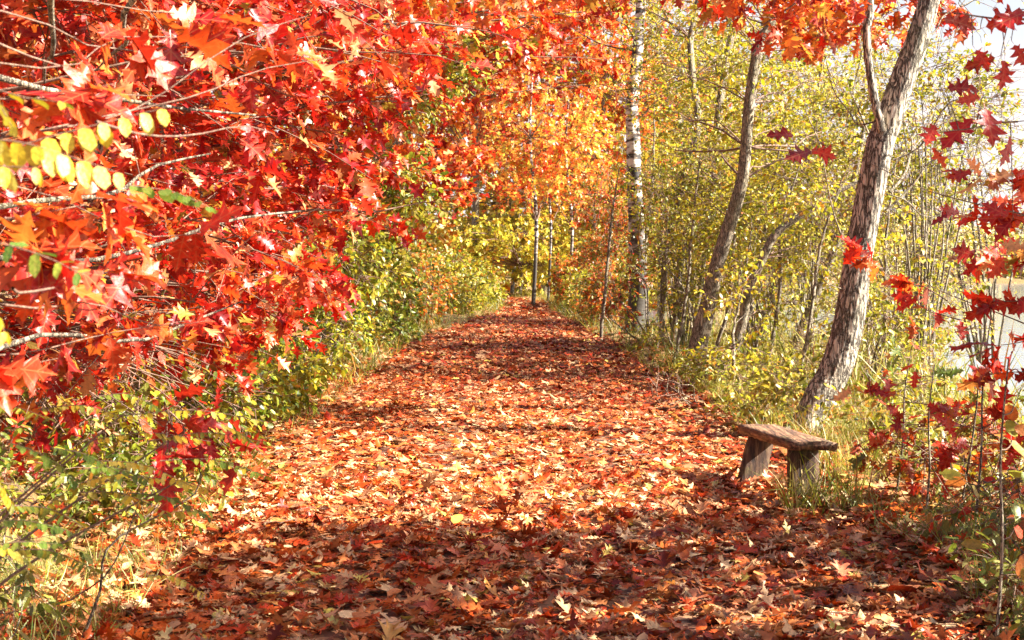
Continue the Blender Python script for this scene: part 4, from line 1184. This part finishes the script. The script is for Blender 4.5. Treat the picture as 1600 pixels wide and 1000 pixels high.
bx, by = -2.0, 4.1
R2 = Plant('robinia_shrub', 'low robinia with yellow and green fronds leaning over the lower left', 'shrub', (bx, by, gz(bx, by)))
low = [((-60, 640), (80, 655), 4.0), ((60, 640), (200, 655), 4.3), ((150, 620), (250, 640), 4.6), ((190, 650), (420, 660), 4.3), ((340, 660), (430, 735), 4.2), ((130, 690), (330, 690), 4.1),
       ((250, 720), (420, 745), 4.2), ((200, 745), (385, 790), 4.0), ((230, 690), (410, 690), 4.5), ((60, 800), (190, 740), 3.6), ((20, 790), (140, 830), 3.4), ((150, 720), (300, 760), 3.9),
       ((-30, 740), (20, 790), 3.3), ((-40, 850), (60, 890), 3.2), ((10, 860), (150, 890), 3.6), ((230, 900), (320, 930), 5.0), ((200, 830), (330, 800), 4.0), ((120, 770), (260, 800), 3.8)]
root = np.array([bx, by, gz(bx, by) - .05])
for ci, c in enumerate([(120, 700), (260, 690), (60, 780), (300, 740), (20, 850), (200, 640)]):
    q = at(*c, 4.0)
    R2.stem(np.array([root, root * .6 + q * .4 + [0, 0, .25], q]), [.009, .006, .002], 'stem', M_TWIG, 6, 16)
for i, (a, b, D) in enumerate(low):
    m_ = ((a[0] + b[0]) / 2, (a[1] + b[1]) / 2 - 14)
    frond(R2, [at(*a, D), at(*m_, D + .02), at(*b, D + rng.uniform(-.15, .1))], int(rng.integers(13, 17)), .036, [RYG, RYG + RY, RG + RYG, RY][i % 4], hang=.45)
for i, (a, b, D) in enumerate([((10, 690), (130, 760), 3.6), ((80, 700), (190, 745), 3.7), ((120, 735), (230, 750), 3.8), ((-40, 820), (110, 830), 3.0), ((-60, 870), (90, 850), 3.1), ((200, 770), (330, 810), 3.9)]):
    frond(R2, [at(*a, D), at((a[0] + b[0]) / 2, (a[1] + b[1]) / 2 - 12, D), at(*b, D)], 15, .038, RG, hang=.2)
R2.done()

# ================================================================== RIGHT FOREGROUND
# red oak outside the frame at right: its branches enter with big dark red leaves
bx, by = 3.6, 5.6
O1 = Plant('red_oak_tree', 'red oak at the right edge whose large dark leaves hang against the sky', 'tree', (bx, by, gz(bx, by)))
P = np.array([(bx, by, gz(bx, by) - .1), (bx + .05, by, 1.2), (bx - .1, by + .05, 2.4), (bx, by, 3.6), (bx + .1, by, 5)])
O1.trunk(P, np.array([.07, .06, .05, .035, .01]), M_BARK2, sides=18, n=80)


def placed(plant, lst, D, br, palette):
    n = len(lst)
    pos = np.array([at(x, y, D + rng.uniform(-.15, .15)) for x, y, *_ in lst])
    ax = np.array([(math.cos(math.radians(k[2])), rng.uniform(-.5, .2), math.sin(math.radians(k[2]))) for k in lst])
    nr = np.tile(np.array([[.15, -.9, .45]]), (n, 1)) + rng.normal(0, .35, (n, 3))
    sz = np.array([k[3] for k in lst]) / F * D
    plant.leaves(pos, ax, nr, sz, pal(palette, n, .1), rng.uniform(.3, 1.1, n))
    B = np.vstack([resample(b, np.ones(len(b)), 20)[0] for b in br])
    tw = []
    for q, a in zip(pos, norm(ax)):
        b = B[(np.linalg.norm(B - q, axis=1)).argmin()]
        e = q - a * .02
        tw.append([b, b * .6 + e * .4 + [0, 0, .02], b * .3 + e * .7 + [0, 0, .015], e])
    plant.tw.append(np.array(tw)); plant.twr.append(np.full((n, 1), .0022) * np.linspace(1, .6, 4)[None])


shoot(O1, P[2], at(1600, 30, 5.0), .01, 0, wig=.02)
B1 = shoot(O1, at(1600, 30, 5.0), at(1460, 20, 5.0), .005, 0)
B2 = shoot(O1, P[2], at(1590, 190, 5.0), .008, 0); B3 = shoot(O1, at(1590, 190, 5.0), at(1450, 210, 5.0), .004, 0)
B4 = shoot(O1, P[1], at(1600, 335, 5.6), .007, 0); B5 = shoot(O1, at(1600, 335, 5.6), at(1290, 228, 5.9), .0035, .02)
placed(O1, [(1475, 30, -10, 56), (1540, 42, 20, 62), (1600, 20, -160, 60), (1555, 90, -160, 50), (1525, 78, -60, 36), (1570, 95, -95, 46), (1585, 70, -60, 40), (1480, 138, 5, 52),
            (1530, 150, -165, 40), (1520, 185, -140, 72), (1540, 170, -80, 62), (1580, 215, -110, 50), (1462, 195, -120, 40), (1455, 232, -50, 40), (1558, 5, 60, 45), (1575, 338, 150, 46)], 5.0, [B1, B2, B3, B4], DEEP + RED[:3])
placed(O1, [(1268, 236, -165, 52), (1240, 212, 175, 46), (1268, 234, -15, 44)], 5.9, [B5], DEEP + RED)
for (a, b, k, D) in (((1700, 250), (1500, 270), 14, 7.5), ((1700, 330), (1480, 330), 12, 7.5), ((1720, 380), (1500, 395), 12, 7.2), ((1700, 300), (1560, 310), 8, 7.8), ((1700, 455), (1540, 470), 9, 7.0), ((1700, 500), (1530, 540), 9, 7.0),
                     ((1700, 560), (1520, 590), 8, 7.2), ((1720, 420), (1580, 390), 6, 6.5)):
    spray(O1, at(*a, D), at(*b, D + .4), k, .14, RED, r=.005, flat=.35, face=.6, t0=.3)
# low spray crossing the leaning trunk
P5 = shoot(O1, at(1700, 560, 7.6), at(1420, 430, 8.3), .006, 0)
spray(O1, at(1480, 470, 8.1), at(1335, 385, 8.8), 18, .13, RED + ORANGE[:1], r=.004, flat=.35, face=.6, t0=.05)
spray(O1, at(1500, 500, 8.1), at(1400, 450, 8.5), 12, .13, RED, r=.004, flat=.35, face=.6, t0=.05)
O1.grow(P[2:], [((4.1, 5.4, 3.4), (1.3, 1.3, .9)), ((4.3, 4.4, 4.2), (1.2, 1.4, .8))], 34, 8, 7, .15, RED)
O1.done(OAK_HI, OAK_HI, lodd=20)

# red oak right of the frame further on: canopy band along the top
bx, by = 6.6, 14.8
O2 = Plant('red_oak_tree', 'red oak whose leaf canopy fringes the top right of the view', 'tree', (bx, by, gz(bx, by)))
P = np.array([(bx, by, gz(bx, by) - .1), (bx, by, 1.6), (bx - .3, by - .3, 3.4), (bx - .6, by - .7, 5.6), (bx - .4, by, 7.9)])
O2.trunk(P, np.array([.13, .11, .09, .06, .02]), M_BARK2, sides=20, n=80)
for (cx, cy, D, rx, rz, nb) in ((1130, -40, 11.2, .8, .22, 6), (1270, -30, 12, .7, .25, 8), (1400, 0, 14, .7, .30, 8), (980, -60, 11.6, .6, .25, 5), (1190, 40, 11.5, .25, .08, 2), (1300, 40, 13.8, .4, .25, 6)):
    c = at(cx, cy, D)
    shoot(O2, P[3], c, .022, -.5, wig=.03, mat=M_BARK2)
    O2.grow(np.array([c, c + [.3, 0, .05], c - [.3, 0, 0]]), [(c, (rx, .8, rz))], nb, 6, 6, .145, RED + ORANGE, br=.008, twl=.35)
O2.grow(P[3:], [((5.6, 14.6, 7.2), (1.8, 1.6, .8))], 14, 7, 6, .15, RED, br=.02)
O2.done(OAK_HI, OAK_MID, lodd=12)

# trees to the right of the camera that shade the foreground path
for i, (x, y, h, crown) in enumerate([
        (5.4, 1.9, 6.6, [((5.2, 1.8, 3.2), (1.5, 1.7, 1.3)), ((5.1, 3.4, 5.3), (1.4, 1.5, .8))]),
        (5.6, 6.8, 5.2, [((4.7, 6.5, 1.5), (.6, 1.4, .6)), ((5.2, 7.1, 2.9), (1.2, 1.6, .9)), ((5.5, 6.2, 4.6), (1.5, 1.7, .9))]),
        (4.9, -1.0, 5.5, [((4.8, -.8, 3.4), (1.6, 1.8, 1.4))])]):
    red_oak(['bushy oak outside the right edge shading the foreground', 'taller oak outside the right edge', 'oak beside the viewer at right'][i], x, y, h, crown, 56, 7, 7, RED + OLIVE, r=.08,
            group='oaks beside the path outside the right edge', nparts=0, lodd=0, tm=OAK_MID, tmf=OAK_MID, ls=.16)


# saplings at lower right
def sapling(label, px, pyb, pyt, D, lst, palette, lean=0, ls=.12, n=10, spreads=6, r=.009, tm=OAK_HI, key='oak_leaf'):
    b = at(px, pyb, D); b[2] = gz(b[0], b[1])
    p = Plant('oak_sapling', label, 'sapling', b, 'young saplings on the right verge')
    t = at(px + lean, pyt, D)
    P = np.array([b - [0, 0, .04], b * .66 + t * .34 + [.01, 0, 0], b * .33 + t * .67 - [.015, 0, 0], t])
    p.stem(P, r * np.array([1, .8, .6, .3]), 'stem', M_BARK2, 8, 20)
    Q, _ = resample(P, np.ones(4), 20)
    for (ex, ey, k) in lst:
        e = at(ex, ey, D + rng.uniform(-.3, .3))
        z0 = Q[np.abs(Q[:, 2] - (e[2] - .12)).argmin()]
        spray(p, z0, e, k, ls, palette, r=r * .4, flat=.5, face=.5, t0=.4)
    p.done(tm, tm, lodd=30, keykind=key)
    return p


sapling('thin dark sapling with red leaves standing in the grass right of the bench', 1445, 800, 570, 8.6, [(1370, 600, 4), (1325, 610, 4), (1500, 640, 6), (1400, 645, 4), (1490, 690, 5), (1420, 560, 2)], RED + [(.6, (.12, .16, .03))], lean=15)
sapling('red leafed sapling furthest right in the grass', 1520, 810, 480, 8.0, [(1470, 640, 6), (1560, 640, 7), (1590, 700, 7), (1480, 690, 6), (1560, 560, 5), (1500, 520, 3)], DEEP + RED, lean=30)
sapling('small sapling with green and orange leaves against the leaning tree', 1400, 780, 540, 9.6, [(1370, 560, 3), (1395, 535, 3), (1430, 520, 3), (1500, 575, 3)], [(2, (.12, .18, .03)), (2, (.6, .25, .03)), (1, (.4, .02, .01))], lean=25)
sapling('near sapling at the lower right edge with yellow green leaves', 1556, 950, 560, 5.9, [(1600, 600, 3), (1500, 745, 3), (1610, 720, 5), (1600, 800, 4), (1530, 830, 3), (1610, 880, 3), (1590, 660, 4)], [(2, (.42, .40, .05)), (1, (.2, .26, .03)), (1.2, (.5, .05, .02))], lean=20, ls=.085, tm=OVALB, key='broad_leaf')
sapling('nearly bare crooked sapling leaning at the far right edge', 1500, 760, 400, 8.8, [(1560, 380, 3)], RED, lean=60, r=.008)
bush('undergrowth_shrub', 'dark weeds and red leaves crowding the lower right corner', 2.75, 6.8, [((2.7, 6.8, .30), (.55, .9, .20)), ((2.9, 7.6, .4), (.5, .6, .25))], 26, 6, 4, .06, SHADEG + OLIVE + DEEP, stems=8, twl=.3, sr=.006, keep=None, tm=OVALB, tmf=OVALB, cat='shrub')
bush('undergrowth_shrub', 'dark green leafy plant at the very bottom right', 2.3, 6.1, [((2.35, 6.1, .2), (.4, .5, .16))], 22, 6, 6, .05, SHADEG + OLIVE[:1], stems=8, twl=.22, sr=.004, keep=None, tm=OVALN, tmf=OVALN, tr=.002, br=.004)
bush('undergrowth_shrub', 'red and green weeds round the sapling stems right of the bench', 3.0, 8.8, [((2.9, 8.8, .45), (.6, .6, .3))], 20, 5, 4, .09, RED + OLIVE, stems=8, twl=.3, sr=.006, keep=None, tm=OAK_HI, tmf=OAK_HI)
